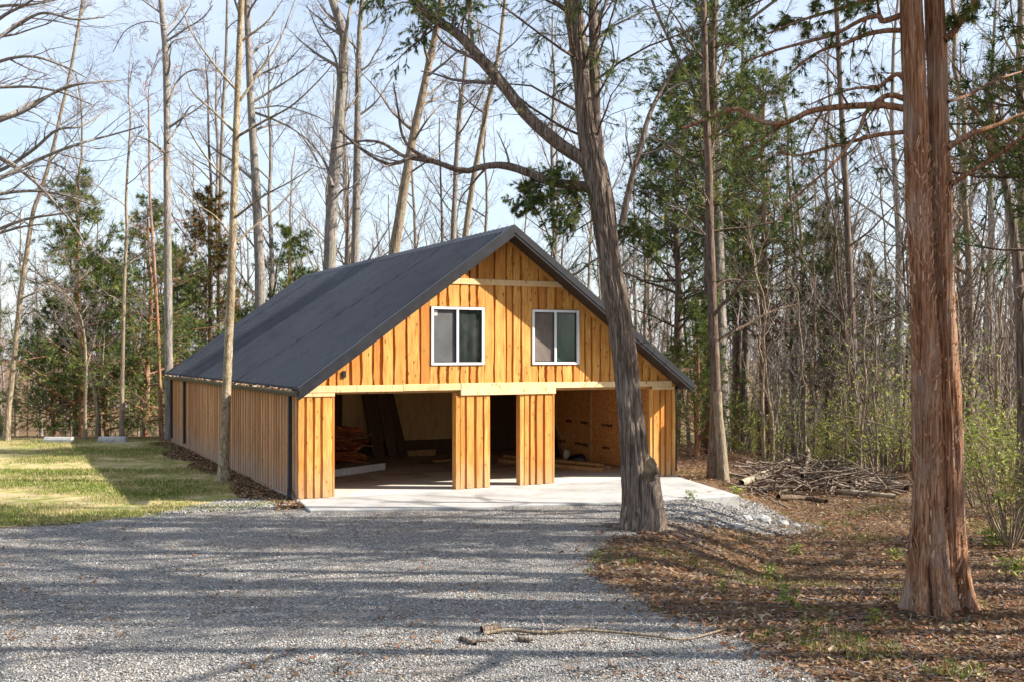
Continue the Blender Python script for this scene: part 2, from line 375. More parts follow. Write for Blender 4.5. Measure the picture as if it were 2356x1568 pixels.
# ------------------------------------------------------------------ ground and paving
def axis(lo, hi, s, far):
    fine = np.arange(lo, hi+1e-6, s); g = []; d = s
    x = hi
    while x < far: d *= 1.25; x += d; g.append(x)
    g2 = []; d = s; x = lo
    while x > -far: d *= 1.25; x -= d; g2.append(x)
    return np.concatenate([g2[::-1], fine, g])
def sheet(name, xs, ys, dz, m, mask=None, kind='structure', amp=0.0, seed=0):
    X, Yg = np.meshgrid(xs, ys); Z = terrain(X, Yg)+dz
    if amp: Z = Z+amp*(vnoise(X*9, Yg*9, seed)-.5)
    V = np.stack([X, Yg, Z], -1).reshape(-1, 3); nx = len(xs)
    i = np.arange(len(ys)-1)[:, None]*nx+np.arange(nx-1)[None]
    Q = np.stack([i, i+1, i+nx+1, i+nx], -1).reshape(-1, 4)
    if mask is not None:
        cx = V[Q].mean(1); k = mask(cx[:, 0], cx[:, 1]); Q = Q[k]
        u, inv = np.unique(Q, return_inverse=True); V = V[u]; Q = inv.reshape(-1, 4)
    return ob(name, mesh_np(name, V, Q, smooth=True), m, kind=kind)
def inpoly(x, y, poly):
    c = np.zeros(np.shape(x), bool); n = len(poly)
    for i in range(n):
        (x1, y1), (x2, y2) = poly[i], poly[(i+1) % n]
        k = ((y1 > y) != (y2 > y)) & (x < (x2-x1)*(y-y1)/(y2-y1+1e-12)+x1); c ^= k
    return c
sheet('ground', axis(-16, 16, .25, 900), axis(4, 46, .25, 900), 0, M['forest'])
gpx = [(-400, 1226), (0, 1213), (200, 1203), (400, 1180), (560, 1172), (700, 1166)]
gpoly = [tuple(G(*p)[:2]) for p in gpx]+[(-3.6, 21.0), (4.6, 23.2)]
gpoly += [tuple(G(*p)[:2]) for p in [(1700, 1143), (1760, 1172), (1830, 1205), (1700, 1214), (1540, 1213), (1440, 1228), (1372, 1262), (1352, 1310), (1420, 1350), (1475, 1395), (1640, 1440), (1760, 1500), (1900, 1562)]]+[(4.0, 8.0), (4.5, 5.0), (-14, 5.0)]
def gmask(x, y):
    w = .35; return inpoly(x+w*(fbm(x*1.1, y*1.1, 21)-.47)*2, y+w*(fbm(x*1.1, y*1.1, 31)-.47)*2, gpoly)
sheet('gravel_driveway', np.arange(-14, 8, .09), np.arange(5.5, 24, .09), .012, M['gravel_bed'], gmask, amp=.02, seed=4)
lpoly = [tuple(G(*p)[:2]) for p in [(-700, 1232), (-400, 1224), (0, 1211), (200, 1201), (400, 1178), (560, 1170), (690, 1158)]]+[(-4.35, 20.8), (-11.2, 34.6), (-12, 36), (-30, 38), (-40, 30)]
def lmask(x, y):
    w = .3; return inpoly(x+w*(fbm(x*1.3, y*1.3, 41)-.47)*2, y+w*(fbm(x*1.3, y*1.3, 51)-.47)*2, lpoly)
sheet('lawn', np.arange(-34, -3, .16), np.arange(15, 39, .16), .007, M['lawn'], lmask, amp=.015, seed=6)

# ------------------------------------------------------------------ the barn (local x along the front, y to the back)
TH = .4645; BX, BY = -4.2101, 20.8851; W, L = 9.0, 15.4
ct, snt = math.cos(TH), math.sin(TH)
def Bw(u, v, z=0.0): return np.array([BX+u*ct-v*snt, BY+u*snt+v*ct, z])
def Bl(p):
    dx, dy = p[0]-BX, p[1]-BY; return np.array([dx*ct+dy*snt, -dx*snt+dy*ct, p[2] if len(p) > 2 else 0.0])
def GB(px, py, z=0.0):
    """barn-local point where the pixel meets the plane at height z"""
    Y = F2*(ZC-z)/(py-CY2); return Bl(np.array([(px-CX2)/F2*Y, Y, z]))
def BV(px, py, v):
    """barn-local point on the plane y=v behind the front"""
    dx = (px-CX2)/F2
    Y = (BY*ct-BX*snt*1.0+v)/(ct-dx*snt) if False else (v-BX*snt+BY*ct)/(ct-dx*snt)
    return Bl(np.array([dx*Y, Y, ZC-(py-CY2)/F2*Y]))
# slab: floor of the barn and the apron in front of it
slab = thing('concrete_slab', 'pale concrete floor and apron in front of the barn', 'slab'); del slab['category']; slab['kind'] = 'structure'
def prism(name, poly, z0, z1, m, parent=None):
    n = len(poly); V = np.array([[x, y, z0] for x, y in poly]+[[x, y, z1] for x, y in poly])
    me = bpy.data.meshes.new(name)
    me.from_pydata(V.tolist(), [], [list(range(n))[::-1], list(range(n, 2*n))]+[[i, (i+1) % n, n+(i+1) % n, n+i] for i in range(n)])
    return ob(name, me, m, parent)
ap = [tuple(Bw(0.0, -.012)[:2]), (-3.72, 19.5), (-1.5, 19.75), (1.0, 20.35), (3.0, 20.9), (4.62, 21.55), tuple(Bw(9.03, -.012)[:2])]
a_ = prism('apron', ap, -.34, 0.0, M['concrete'], slab); bevel(a_, .02, 2)
prism('floor', [tuple(Bw(*q)[:2]) for q in [(-.03, -.01), (9.03, -.01), (9.03, L+.05), (-.03, L+.05)]], -.34, .004, M['dust_sun_floor'], slab)

barn = thing('barn', 'honey pine board-and-batten barn with black metal roof and open bays', 'barn', (BX, BY, 0), TH)
rb = np.random.default_rng(11)
ZR, ZE, US, OF, OB = 5.55, 2.19, .12, .53, .30
SL = (ZR-ZE)/(W/2+US)                 # roof slope
def rz(u): return ZR-SL*abs(u-W/2)    # top surface of the roof
WTOP = .13                             # roof thickness down to the wall top
HB, HT = 2.10, 2.235
WIN = [(2.814, 4.034, 2.633, 3.847), (5.195, 6.376, 2.633, 3.827)]
P0, P1, P2, P3, P4, P5 = .7265, 3.486, 4.1766, 5.0115, 5.7568, 8.3898
def board_mesh(u0, u1, zb, topf, y0, y1, wob, seed, ns=7, axis_='u'):
    """a vertical board with slightly wavy edges; topf(u) gives the cut at the top"""
    t = np.linspace(0, 1, ns); r = np.random.default_rng(seed)
    e0 = u0+wob*(vnoise(t*5, t*0+seed, 3)-.5)*2; e1 = u1+wob*(vnoise(t*5, t*0+seed+50, 4)-.5)*2
    z0 = zb+t*(topf(u0)-zb); z1 = zb+t*(topf(u1)-zb)
    yo = (r.random()-.5)*.004
    rows = []
    for i in range(ns):
        rows += [[e0[i], y0+yo, z0[i]], [e1[i], y0+yo, z1[i]], [e1[i], y1, z1[i]], [e0[i], y1, z0[i]]]
    V = np.array(rows)
    if axis_ == 'v': V = V[:, [1, 0, 2]]*np.array([1, 1, 1])
    Q = []
    for i in range(ns-1):
        b = 4*i
        for j in range(4):
            k = (j+1) % 4; Q.append([b+j, b+k, b+4+k, b+4+j])
    Q += [[3, 2, 1, 0], [4*ns-4, 4*ns-3, 4*ns-2, 4*ns-1]]
    Q = np.array(Q)
    if axis_ == 'v': Q = Q[:, ::-1]
    return mesh_np('board', V, Q)
fw = ob('front_wall', boxes('front_wall', [(.02, P0-.02, .075, .16, .01, 2.2), (P1-.06+.02, P2-.02, .075, .16, .01, 2.1), (P3-.06+.02, P4-.02, .075, .16, .01, 2.1), (P5-.06+.02, W-.02, .075, .16, .01, 2.2), (.1, W-.1, .075, .16, 2.06, 2.24)]), M['lumber'], barn)
seedc = [100]
def fboard(u0, u1, zb, topf, y0, y1, wob, m=None):
    if min(topf(u0), topf(u1))-zb < .03: return
    seedc[0] += 1
    ob('board', board_mesh(u0, u1, zb, topf, y0, y1, wob, seedc[0]), m or M['pine'], fw)
def intervals(a, b, wmin, wmax, gmin, gmax, breaks=()):
    r = []; x = a
    while x < b-.04:
        w_ = wmin+(wmax-wmin)*rb.random(); e = min(x+w_, b)
        for k in breaks:
            if x < k < e+.05 and e-k < .12: e = k
        if b-e < .05: e = b
        r.append((x, e)); x = e+gmin+(gmax-gmin)*rb.random()
    return r
TZ0, TZ1 = 4.33, 4.455                 # the upper trim board
def tops(u): return rz(u)-WTOP-.02
def gable(u0, u1, y0, y1, wob):
    spans = [(HT+.004, tops)]
    for (a, b, zb, zt) in WIN:
        if u0 < b-.01 and u1 > a+.01: spans = [(HT+.004, lambda u, zb=zb: zb-.012), (zt+.012, tops)]
    out = []
    for zb, tf in spans:
        mid = min(tops(u0), tops(u1))
        if tf is tops and mid > TZ1+.03 and 3.0 < (u0+u1)/2 < 6.0:
            out += [(zb, lambda u: TZ0-.003), (TZ1+.003, tops)]
        else: out.append((zb, tf))
    for zb, tf in out: fboard(u0, u1, zb, tf, y0, y1, wob)
brk = [WIN[0][0]-.02, WIN[0][1]+.02, WIN[1][0]-.02, WIN[1][1]+.02]
cuts = [.02]+brk+[W-.02]
for a, b in zip(cuts[:-1], cuts[1:]):  # proud boards
    for u0, u1 in intervals(a, b, .11, .25, .035, .075): gable(u0, u1, -.012, .034, .014)
x = .05                                # recessed boards behind them
while x < W-.06:
    e = min(x+.18+.1*rb.random(), W-.05)
    for k in brk:
        if x < k < e: e = k
    gable(x, e-.004, .044, .066, .002); x = e
def pier(u0, u1, top, wide=None):
    iv = intervals(u0+.004, u1-.004, .085, .16, .045, .07)
    for a, b in iv: fboard(a, b, .012, lambda u: top, -.008, .034, .007)
    x = u0+.006
    while x < u1-.02:
        e = min(x+.2, u1-.006); fboard(x, e-.003, .012, lambda u: top, .044, .066, .001); x = e
for a, b, tp in ((.0, P0, 2.085), (P1, P2, 1.985), (P3, P4, 1.985), (P5, W, 2.03)): pier(a, b, tp)
def part(name, me, m, parent=None): return ob(name, me, m, parent or barn)
jamb = [(P0-.012, P0+.022, .036, .18), (P1-.10, P1-.003, .0, .05), (P2-.004, P2+.02, .036, .18), (P3-.10, P3-.003, .0, .05), (P4-.004, P4+.02, .036, .18), (P5-.085, P5-.003, .012, .05)]
for i, (a, b, c, d) in enumerate(jamb): part('door_jamb', boxes('door_jamb', [(a, b, c, d, .008, 2.05 if i in (0, 5) else 1.98)]), M['pine'])
for a, b in ((P1-.098, P1-.05), (P3-.098, P3-.05)): part('door_jamb', boxes('door_jamb', [(a, b, .053, .20, .008, 2.05)]), M['pine'])
hdr = [(-.01, .74, 2.092, 2.10+.0, 0), ]
def trim(name, u0, u1, z0, z1, y0=-.034, y1=.036, dz=0.0):
    V = boxv(u0, u1, y0, y1, z0, z1); V[[1, 2, 5, 6], 2] += dz
    o = part(name, mesh_np(name, V, BOXQ), M['trim_wood']); return bevel(o, .005)
trim('header_trim', .10, 2.195, 2.10, 2.237); trim('header_trim', 2.20, P1-.002, 2.105, 2.245)
trim('header_trim', P1+.0, P4+.02, 1.99, 2.250, -.040); trim('header_trim', P4+.024, W-.12, 2.115, 2.240)
trim('header_trim', .02, P0+.01, 2.09-.07, 2.096, -.026); trim('header_trim', P5-.03, W-.03, 2.035, 2.111, -.026)
trim('gable_trim', W/2-1.42, W/2+1.45, TZ0, TZ1, -.030, .036)
for s in (-1, 1):                      # wooden rake trim under the metal
    a = np.array([W/2+s*.02, .015, rz(W/2+s*.02)-WTOP-.065]); b = np.array([W/2+s*(W/2-.02), .015, rz(W/2+s*(W/2-.02))-WTOP-.065])
    part('rake_board', mesh_np('rake_board', bar(a, b, .05, .09, up=(0, 0, 1)), BOXQ), M['pine'])
# windows
def window(a, b, z0, z1, mp, ms):
    fr = .052; y0, y1 = -.038, .075; mid = (a+b)/2+.0
    w_ = part('window', boxes('window', [(a, b, y0, y1, z0, z0+fr), (a, b, y0, y1, z1-fr, z1), (a, a+fr, y0+.001, y1, z0+fr, z1-fr), (b-fr, b, y0+.001, y1, z0+fr, z1-fr)]), M['white'])
    w_['label'] = 'white vinyl sliding window frame'
    ob('mullion', boxes('mullion', [(mid-.032, mid+.018, y0+.012, y1-.02, z0+fr, z1-fr)]), M['white'], w_)
    def sash(u0, u1, d):
        s_ = .018
        return boxes('sash', [(u0, u1, d, d+.03, z0+fr, z0+fr+s_), (u0, u1, d, d+.03, z1-fr-s_, z1-fr), (u0, u0+s_, d+.001, d+.03, z0+fr+s_, z1-fr-s_), (u1-s_, u1, d+.001, d+.03, z0+fr+s_, z1-fr-s_)])
    ob('sash', sash(a+fr, mid-.032, .004), M['black'], w_); ob('sash', sash(mid+.018, b-fr, .01), M['black'], w_)
    ob('insect_screen', boxes('insect_screen', [(a+fr+.01, mid-.04, .020, .026, z0+fr+.01, z1-fr-.01)]), ms, w_)
    ob('pane', boxes('pane', [(mid+.026, b-fr-.01, .028, .036, z0+fr+.01, z1-fr-.01)]), mp, w_)
    return w_
w1 = window(*WIN[0], M['glass_dark'], M['screen_grey']); w2 = window(*WIN[1], M['glass_teal'], M['screen_brown'])
ob('sticker', boxes('sticker', [(WIN[0][0]+.075, WIN[0][0]+.155, .014, .018, WIN[0][3]-.19, WIN[0][3]-.075)]), M['grey_beam'], w1)
# left side wall
lw = ob('left_wall', boxes('left_wall', [(.08, .15, .05, L-.05, .01, 2.14)]), M['lumber'], barn)
y = .03; k = 0
while y < L-.08:
    k += 1
    wd = .14+.06*rb.random(); e = min(y+wd, L-.01)
    me = board_mesh(y, e, .02, lambda u: 2.10, -.022, .03, .007, 400+k, axis_='v'); ob('batten', me, M['side_wood'], lw)
    y = e+.045+.045*rb.random()
y = .06; k = 0
while y < L-.1:
    k += 1; e = min(y+.26, L-.02)
    ob('board', board_mesh(y, e-.004, .02, lambda u: 2.10, .040, .066, .001, 700+k, axis_='v'), M['side_wood'], lw); y = e
# other walls and interior
part('right_wall', boxes('right_wall', [(W-.10, W-.03, .18, L-.05, .01, 2.14)]), M['side_wood'])
part('rear_wall', boxes('rear_wall', [(.16, W-.16, L-.16, L-.06, .01, 2.14)]), M['side_wood'])
rg = bpy.data.meshes.new('rear_gable'); zz = rz(W/2)-WTOP-.02; z0_ = 2.15
rg.from_pydata([(.1, L-.06, z0_), (W-.1, L-.06, z0_), (W/2, L-.06, zz-.05), (.1, L-.16, z0_), (W-.1, L-.16, z0_), (W/2, L-.16, zz-.05)], [], [(2, 1, 0), (3, 4, 5), (0, 1, 4, 3), (1, 2, 5, 4), (2, 0, 3, 5)])
part('rear_gable', rg, M['side_wood'])
oz = ob('interior_sheathing', boxes('interior_sheathing', [(W-.128, W-.104, .19, 7.6, .01, 2.3)]), M['lumber'], barn)
y = .2; i = 0
while y < 7.4:
    e = min(y+1.22, 7.58); pn = ob('osb_panel', boxes('osb_panel', [(W-.142, W-.131, y, e-.006, .03, 2.30)]), M['osb'], oz); i += 1
    y = e
ib = []
r2 = np.random.default_rng(5)
for zrow in (1.94, .98, .40):
    yy = .4
    while yy < 7.0:
        if r2.random() < .8:
            q = yy
            for c_ in range(int(r2.integers(5, 10))):
                wch = .03+.05*r2.random(); ib.append((W-.1445, W-.1425, q, q+wch, zrow+.02*r2.random(), zrow+.06+.03*r2.random())); q += wch+.014
        yy += .9+.4*r2.random()
po = ob('panel_stamp', boxes('panel_stamp', ib), M['ink'], oz); po['kind'] = 'stuff'
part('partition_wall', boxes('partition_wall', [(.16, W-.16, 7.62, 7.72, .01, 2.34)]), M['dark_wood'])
part('wall_post', boxes('wall_post', [(W-.20, W-.145, 3.55, 3.64, .01, 2.3)]), M['lumber'])
pw = barn
for a, b, mm in ((3.3, 4.5, 'plywood'), (4.504, 5.7, 'plywood'), (5.704, 6.9, 'plywood')):
    ob('plywood_panel', boxes('plywood_panel', [(a, b, 7.598, 7.616, .42, 2.33)]), M[mm], barn)
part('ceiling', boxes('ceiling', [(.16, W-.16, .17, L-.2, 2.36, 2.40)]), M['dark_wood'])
for i in range(12): part('joist', boxes('joist', [(.17, W-.17, .55+i*.6, .59+i*.6, 2.21, 2.355)]), M['lumber'])
# roof
roof = part('roof', bpy.data.meshes.new('roof'), M['dark_wood'])
def slope_box(u0, u1, y0, y1, d0, d1):
    s = 1; r = []
    for d in (d0, d1):
        for (u, y_) in ((u0, y0), (u1, y0), (u1, y1), (u0, y1)): r.append([u, y_, rz(u)+d])
    return np.array(r)
bmv = [slope_box(-US+.02, W/2, -OF+.03, L+OB-.03, -.125, -.03), slope_box(W/2, W+US-.02, -OF+.03, L+OB-.03, -.125, -.03)]
me = mesh_np('roof', np.vstack(bmv), np.vstack([BOXQ, BOXQ+8])); roof.data = me; me.materials.append(M['dark_wood'])
pw_ = .914; npan = int(math.ceil((L+OF+OB)/pw_)); yr0 = -OF
prof = []
for r_ in range(4):
    b0 = r_*pw_/4
    prof += [(b0, 0), (b0+.092, 0), (b0+.100, .047), (b0+.128, .047), (b0+.144, 0)]
prof.append((pw_-.0, 0)); prof = np.array(prof)
def panel(side, yb, ye):
    pr = prof[prof[:, 0] <= ye-yb+1e-6]; n = len(pr)
    ue = -US if side < 0 else W+US; V = []
    for (u, ) in ((ue,), (W/2,)):
        for (py_, ph) in pr: V.append([u, yb+py_, rz(u)+ph])
    for (u, ) in ((ue,), (W/2,)):
        for (py_, ph) in pr: V.append([u, yb+py_, rz(u)+ph-.006])
    i = np.arange(n-1); Q = np.stack([i, i+1, i+n+1, i+n], -1)
    if side > 0: Q = Q[:, ::-1]
    Q2 = np.stack([i+2*n, i+3*n, i+3*n+1, i+2*n+1], -1)
    if side > 0: Q2 = Q2[:, ::-1]
    Q3 = np.stack([i+2*n, i+2*n+1, i+1, i], -1)
    return mesh_np('roof_panel', np.array(V), np.vstack([Q, Q2, Q3]))
for side in (-1, 1):
    for i in range(npan):
        yb = yr0+i*pw_; ye = min(yb+pw_, L+OB); ob('roof_panel', panel(side, yb, ye), M['roof'], roof)
sl_len = math.hypot(W/2+US, ZR-ZE); sb = []
for side in (-1,):
    for k in range(8):
        u = -US+.10+k*(W/2+US-.2)/7
        for j in range(int((L+OF+OB)/.2285)):
            yy = yr0+j*.2285+.16; sb.append(boxv(u-.008, u+.008, yy-.008, yy+.008, rz(u)+.001, rz(u)+.014))
so = ob('roofing_screws', mesh_np('roofing_screws', np.vstack(sb), np.vstack([BOXQ+8*i for i in range(len(sb))])), M['screw'], roof); so['kind'] = 'stuff'
for s in (-1, 1):                      # ridge cap halves
    V = []
    for d in (.022, .034):
        for (u, yy) in ((W/2, -OF-.02), (W/2+s*.17, -OF-.02), (W/2+s*.17, L+OB+.02), (W/2, L+OB+.02)): V.append([u, yy, rz(u)+d])
    ob('ridge_cap', mesh_np('ridge_cap', np.array(V), BOXQ if s > 0 else BOXQ[:, ::-1]), M['roof'], roof)
def rake(yf, s, back=False):
    o0 = -1 if not back else 1
    a = W/2; b = (W+US+.015) if s > 0 else (-US-.015)
    V = []
    def blk(y0, y1, d0, d1):
        r = []
        for d in (d0, d1):
            for (u, y_) in ((min(a, b), y0), (max(a, b), y0), (max(a, b), y1), (min(a, b), y1)): r.append([u, y_, rz(u)+d])
        return np.array(r)
    bl = [blk(yf-.022, yf+.02, -.20, .03), blk(yf-.034, yf-.0235, -.13, -.05), blk(yf-.020, yf+.13, .031, .043), blk(yf-.030, yf-.0235, -.20, -.178)]
    return mesh_np('rake_trim', np.vstack(bl), np.vstack([BOXQ+8*i for i in range(4)]))
for s in (-1, 1):
    ob('rake_trim', rake(-OF-.0, s), M['black'], roof); ob('rake_trim', rake(L+OB, s, True), M['black'], roof)
for s in (-1, 1):                      # soffit boards under the front overhang
    a = W/2; b = W+US-.04 if s > 0 else -US+.04
    ob('soffit', mesh_np('soffit', slope_box(min(a, b), max(a, b), -OF+.03, -.002, -.145, -.128), BOXQ), M['black'], roof)
# gutters and downspouts
def gutter(side):
    ue = -US if side < 0 else W+US; s = side; zt = ZE-.035
    pr = [(0, 0), (0, -.105), (.062*s, -.112), (.10*s, -.06), (.122*s, -.022), (.122*s, .0), (.112*s, .0), (.112*s, -.02), (.092*s, -.056), (.058*s, -.104), (.006*s, -.097), (.006*s, 0)]
    y0, y1 = -OF+.05, L+OB-.02; n = len(pr); V = [[ue-.03*s+a+.0, y, zt+b] for y in (y0, y1) for a, b in pr]
    i = np.arange(n); Q = np.stack([i, (i+1) % n, (i+1) % n+n, i+n], -1)
    if s < 0: Q = Q[:, ::-1]
    g = part('gutter', mesh_np('gutter', np.array(V), Q), M['gutter'])
    for yy in (y0, y1-.004):
        c = [[ue-.03*s+a, yy+q, zt+b] for q in (0, .004) for a, b in pr[:6]]
        m_ = bpy.data.meshes.new('end_cap'); m_.from_pydata(c, [], [list(range(6)), list(range(6, 12))[::-1]]+[[i, i+6, (i+1) % 6+6, (i+1) % 6] for i in range(6)]); ob('end_cap', m_, M['gutter'], g)
    return g
gl = gutter(-1); gutter(1)
rd = np.random.default_rng(8); n = 900
pos = np.stack([-US-.02-.08*rd.random(n), rd.random(n)*(L+.3)-.2, ZE-.035+.02*rd.random(n)], -1)
lf_v = np.array([[-.5, -.22, 0], [.5, -.18, .1], [.55, .2, .0], [-.45, .24, .14]]); lf_f = np.array([[0, 1, 2, 3]])
brown = np.array([[.30, .20, .12], [.42, .32, .22], [.22, .13, .07], [.50, .42, .32], [.34, .16, .07]])
scatter('gutter_leaves', lf_v, lf_f, pos, rots(n, rd, .6), .05+.05*rd.random(n), brown[rd.integers(0, 5, n)]*(.6+.5*rd.random((n, 1))), m=M['attr'], parent=gl)
def spout(v, x=-.062, kick=True, s=1):
    b = [(x-.035, x+.035, v-.045, v+.045, .14, 2.06)]
    mbx = [boxv(*b[0]), bar((x-.012, v, 2.06), (-US-.03, v, 2.13), .08, .06, up=(0, 1, 0)), ]
    if kick: mbx.append(bar((x, v+.01, .16), (x-.10, v-.34, .045), .085, .065))
    return part('downspout', mesh_np('downspout', np.vstack(mbx), np.vstack([BOXQ+8*i for i in range(len(mbx))])), M['black'])
spout(.42); spout(12.7, kick=False); spout(L-.25, kick=False)
part('downspout', boxes('downspout', [(W+.02, W+.09, .06, .14, .1, 2.08)]), M['black'])
part('outlet_box', boxes('outlet_box', [(.90, .965, -.045, -.001, 2.40, 2.53)]), M['black'])
bpy.context.view_layer.update()

# ------------------------------------------------------------------ things kept inside the barn
def btop(o):     # top-level thing given in barn-local coordinates
    o.location = (BX, BY, 0); o.rotation_euler = (0, 0, TH); return o
def bars(name, a, b, w_, h_, m, label, cat, group=None, up=(0, 0, 1)):
    o = btop(ob(name, mesh_np(name, bar(a, b, w_, h_, up), BOXQ), m)); bevel(o, .004); return tag(o, label, cat, group)
g1, g2 = GB(772, 1096), GB(884, 1080)
d_ = (g2-g1)/np.linalg.norm(g2-g1)
bars('timber_beam', g1-d_*1.1+[0, 0, .095], g2+[0, 0, .095], .07, .17, M['grey_beam'], 'pale grey timber lying on the floor inside left bay', 'timber')
ro = np.random.default_rng(17); pc = GB(790, 1066)
for i in range(75):
    lay = i/75; a = ro.random(); zz = .03+.88*lay
    c = pc+np.array([-.55+.95*ro.random()*(1-.45*lay)+.25*lay, .3+.5*ro.random(), 0])
    an = -1.0+1.1*(ro.random()-.5); ln = .9+.7*ro.random()
    dv = np.array([math.cos(an), math.sin(an), (ro.random()-.5)*.34])*ln/2; c[2] = zz+abs(dv[2])*.5
    o = btop(ob('wood_offcut', mesh_np('wood_offcut', bar(c-dv, c+dv, .05+.08*ro.random(), .02+.025*ro.random(), up=(ro.normal()*.3, ro.normal()*.3, 1)), BOXQ), M['offcut']))
    tag(o, 'rough reddish offcut in the heap behind the left pier', 'offcut', 'reddish wood offcuts heaped in left bay')
for i, (pa, pb, hh) in enumerate((((915, 1049), (1000, 1046), .16), ((975, 1040), (1075, 1033), .10), ((1000, 1062), (1062, 1055), .05))):
    a, b = GB(*pa), GB(*pb)
    bars('floor_board', a+[0, 0, hh/2+.006], b+[0, 0, hh/2+.006], .16, hh, M['lumber'], ['thick sawn board on the floor at back of left bay', 'long sawn board on the floor behind the left door pier', 'thin flat board on the dusty floor of left bay'][i], 'board')
for i, (pt, pb) in enumerate((((838, 905), (846, 1046)), ((872, 900), (884, 1046)), ((895, 900), (912, 1046)))):
    b = GB(*pb); b[1] = min(b[1], 7.1); a = np.array([b[0]-.25-.05*i, 7.50, 2.2-.1*i])
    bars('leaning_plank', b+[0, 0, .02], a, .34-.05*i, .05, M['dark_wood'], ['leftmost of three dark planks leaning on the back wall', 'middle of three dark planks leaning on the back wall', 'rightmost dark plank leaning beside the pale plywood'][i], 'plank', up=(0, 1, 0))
for i, (pa, pb, hh, zz) in enumerate((((1150, 1062), (1385, 1084), .085, .006), ((1170, 1056), (1402, 1079), .085, .006), ((1160, 1058), (1384, 1080), .07, .095))):
    a, b = GB(*pa), GB(*pb)
    bars('lumber_beam', a+[0, 0, zz+hh/2], b+[0, 0, zz+hh/2], .13, hh, M['lumber'], ['front lower beam of the lumber stack in right bay', 'rear lower beam of the lumber stack in right bay', 'top beam of the lumber stack in right bay'][i], 'beam')
a, b = GB(1128, 1050), GB(1205, 1066); bars('floor_board', a+[0, 0, .05], b+[0, 0, .05], .2, .09, M['lumber'], 'wide board on the floor seen through the narrow doorway', 'board')
# cream plastic jug
jb = GB(1303, 1056); jr = np.array([.0, .075, .085, .085, .08, .055, .026, .026, .03, .03, .0]); jz = np.array([0, 0, .02, .17, .20, .24, .255, .27, .27, .295, .295])+.005
jug = thing('plastic_jug', 'cream plastic jug beside the stick on right bay floor', 'jug', Bw(jb[0], jb[1]), TH)
th_ = np.arange(16)/16*6.2832; V = np.array([[r_*math.cos(q)*1.15, r_*math.sin(q)*.85, z_] for r_, z_ in zip(jr[:8], jz[:8]) for q in th_])
i = np.arange(7)[:, None]*16; s_ = np.arange(16)[None]; Q = np.stack([i+s_, i+(s_+1) % 16, i+16+(s_+1) % 16, i+16+s_], -1).reshape(-1, 4)
ob('body', mesh_np('body', V, Q, smooth=True), M['cream'], jug)
V = np.array([[r_*math.cos(q), r_*math.sin(q), z_] for r_, z_ in zip(jr[8:], jz[8:]) for q in th_]); ob('cap', mesh_np('cap', V, Q[:32], smooth=False), M['black'], jug)
hp = spline([[.05, 0, .235], [.10, 0, .22], [.105, 0, .15], [.085, 0, .12]], 9)[None]; ob('handle', mesh_np('handle', *tubes(hp, np.full((1, 9), .012), 8), smooth=True), M['cream'], jug)
a = GB(1312, 1053); b = np.array([W-.15, a[1]+.95, 1.02])
o = btop(ob('wooden_stick', mesh_np('wooden_stick', *tubes(np.linspace(a+[0, 0, .02], b, 6)[None], np.full((1, 6), .016), 8), smooth=True), M['trim_wood'])); tag(o, 'pale wooden stick leaning against the strand board wall', 'stick')
a = GB(1283, 1052); b = np.array([W-.20, a[1]+.75, 1.10]); bars('leaning_board', a+[0, 0, .03], b, .18, .05, M['black'], 'black board leaning on the right inside wall', 'board', up=(1, 0, 0))
bp = GB(1335, 1060)
rr = np.random.default_rng(2); ph = np.linspace(0, math.pi/2, 8); V = []
for p_ in ph:
    for q in range(20):
        an = q/20*6.2832; r_ = math.cos(p_)*(1+.18*vnoise(q*.6, p_*3, 7)); V.append([.34*r_*math.cos(an), .2*r_*math.sin(an), .17*math.sin(p_)*(1+.2*vnoise(q*.5, p_*2, 8))+.004])
i = np.arange(7)[:, None]*20; s_ = np.arange(20)[None]; Q = np.stack([i+s_, i+(s_+1) % 20, i+20+(s_+1) % 20, i+20+s_], -1).reshape(-1, 4)
tag(ob('bag', mesh_np('bag', np.array(V), Q, smooth=True), M['black'], loc=Bw(bp[0]+.1, bp[1]+.2)), 'slumped black bag behind the lumber stack in right bay', 'bag')
o.rotation_euler.z = TH

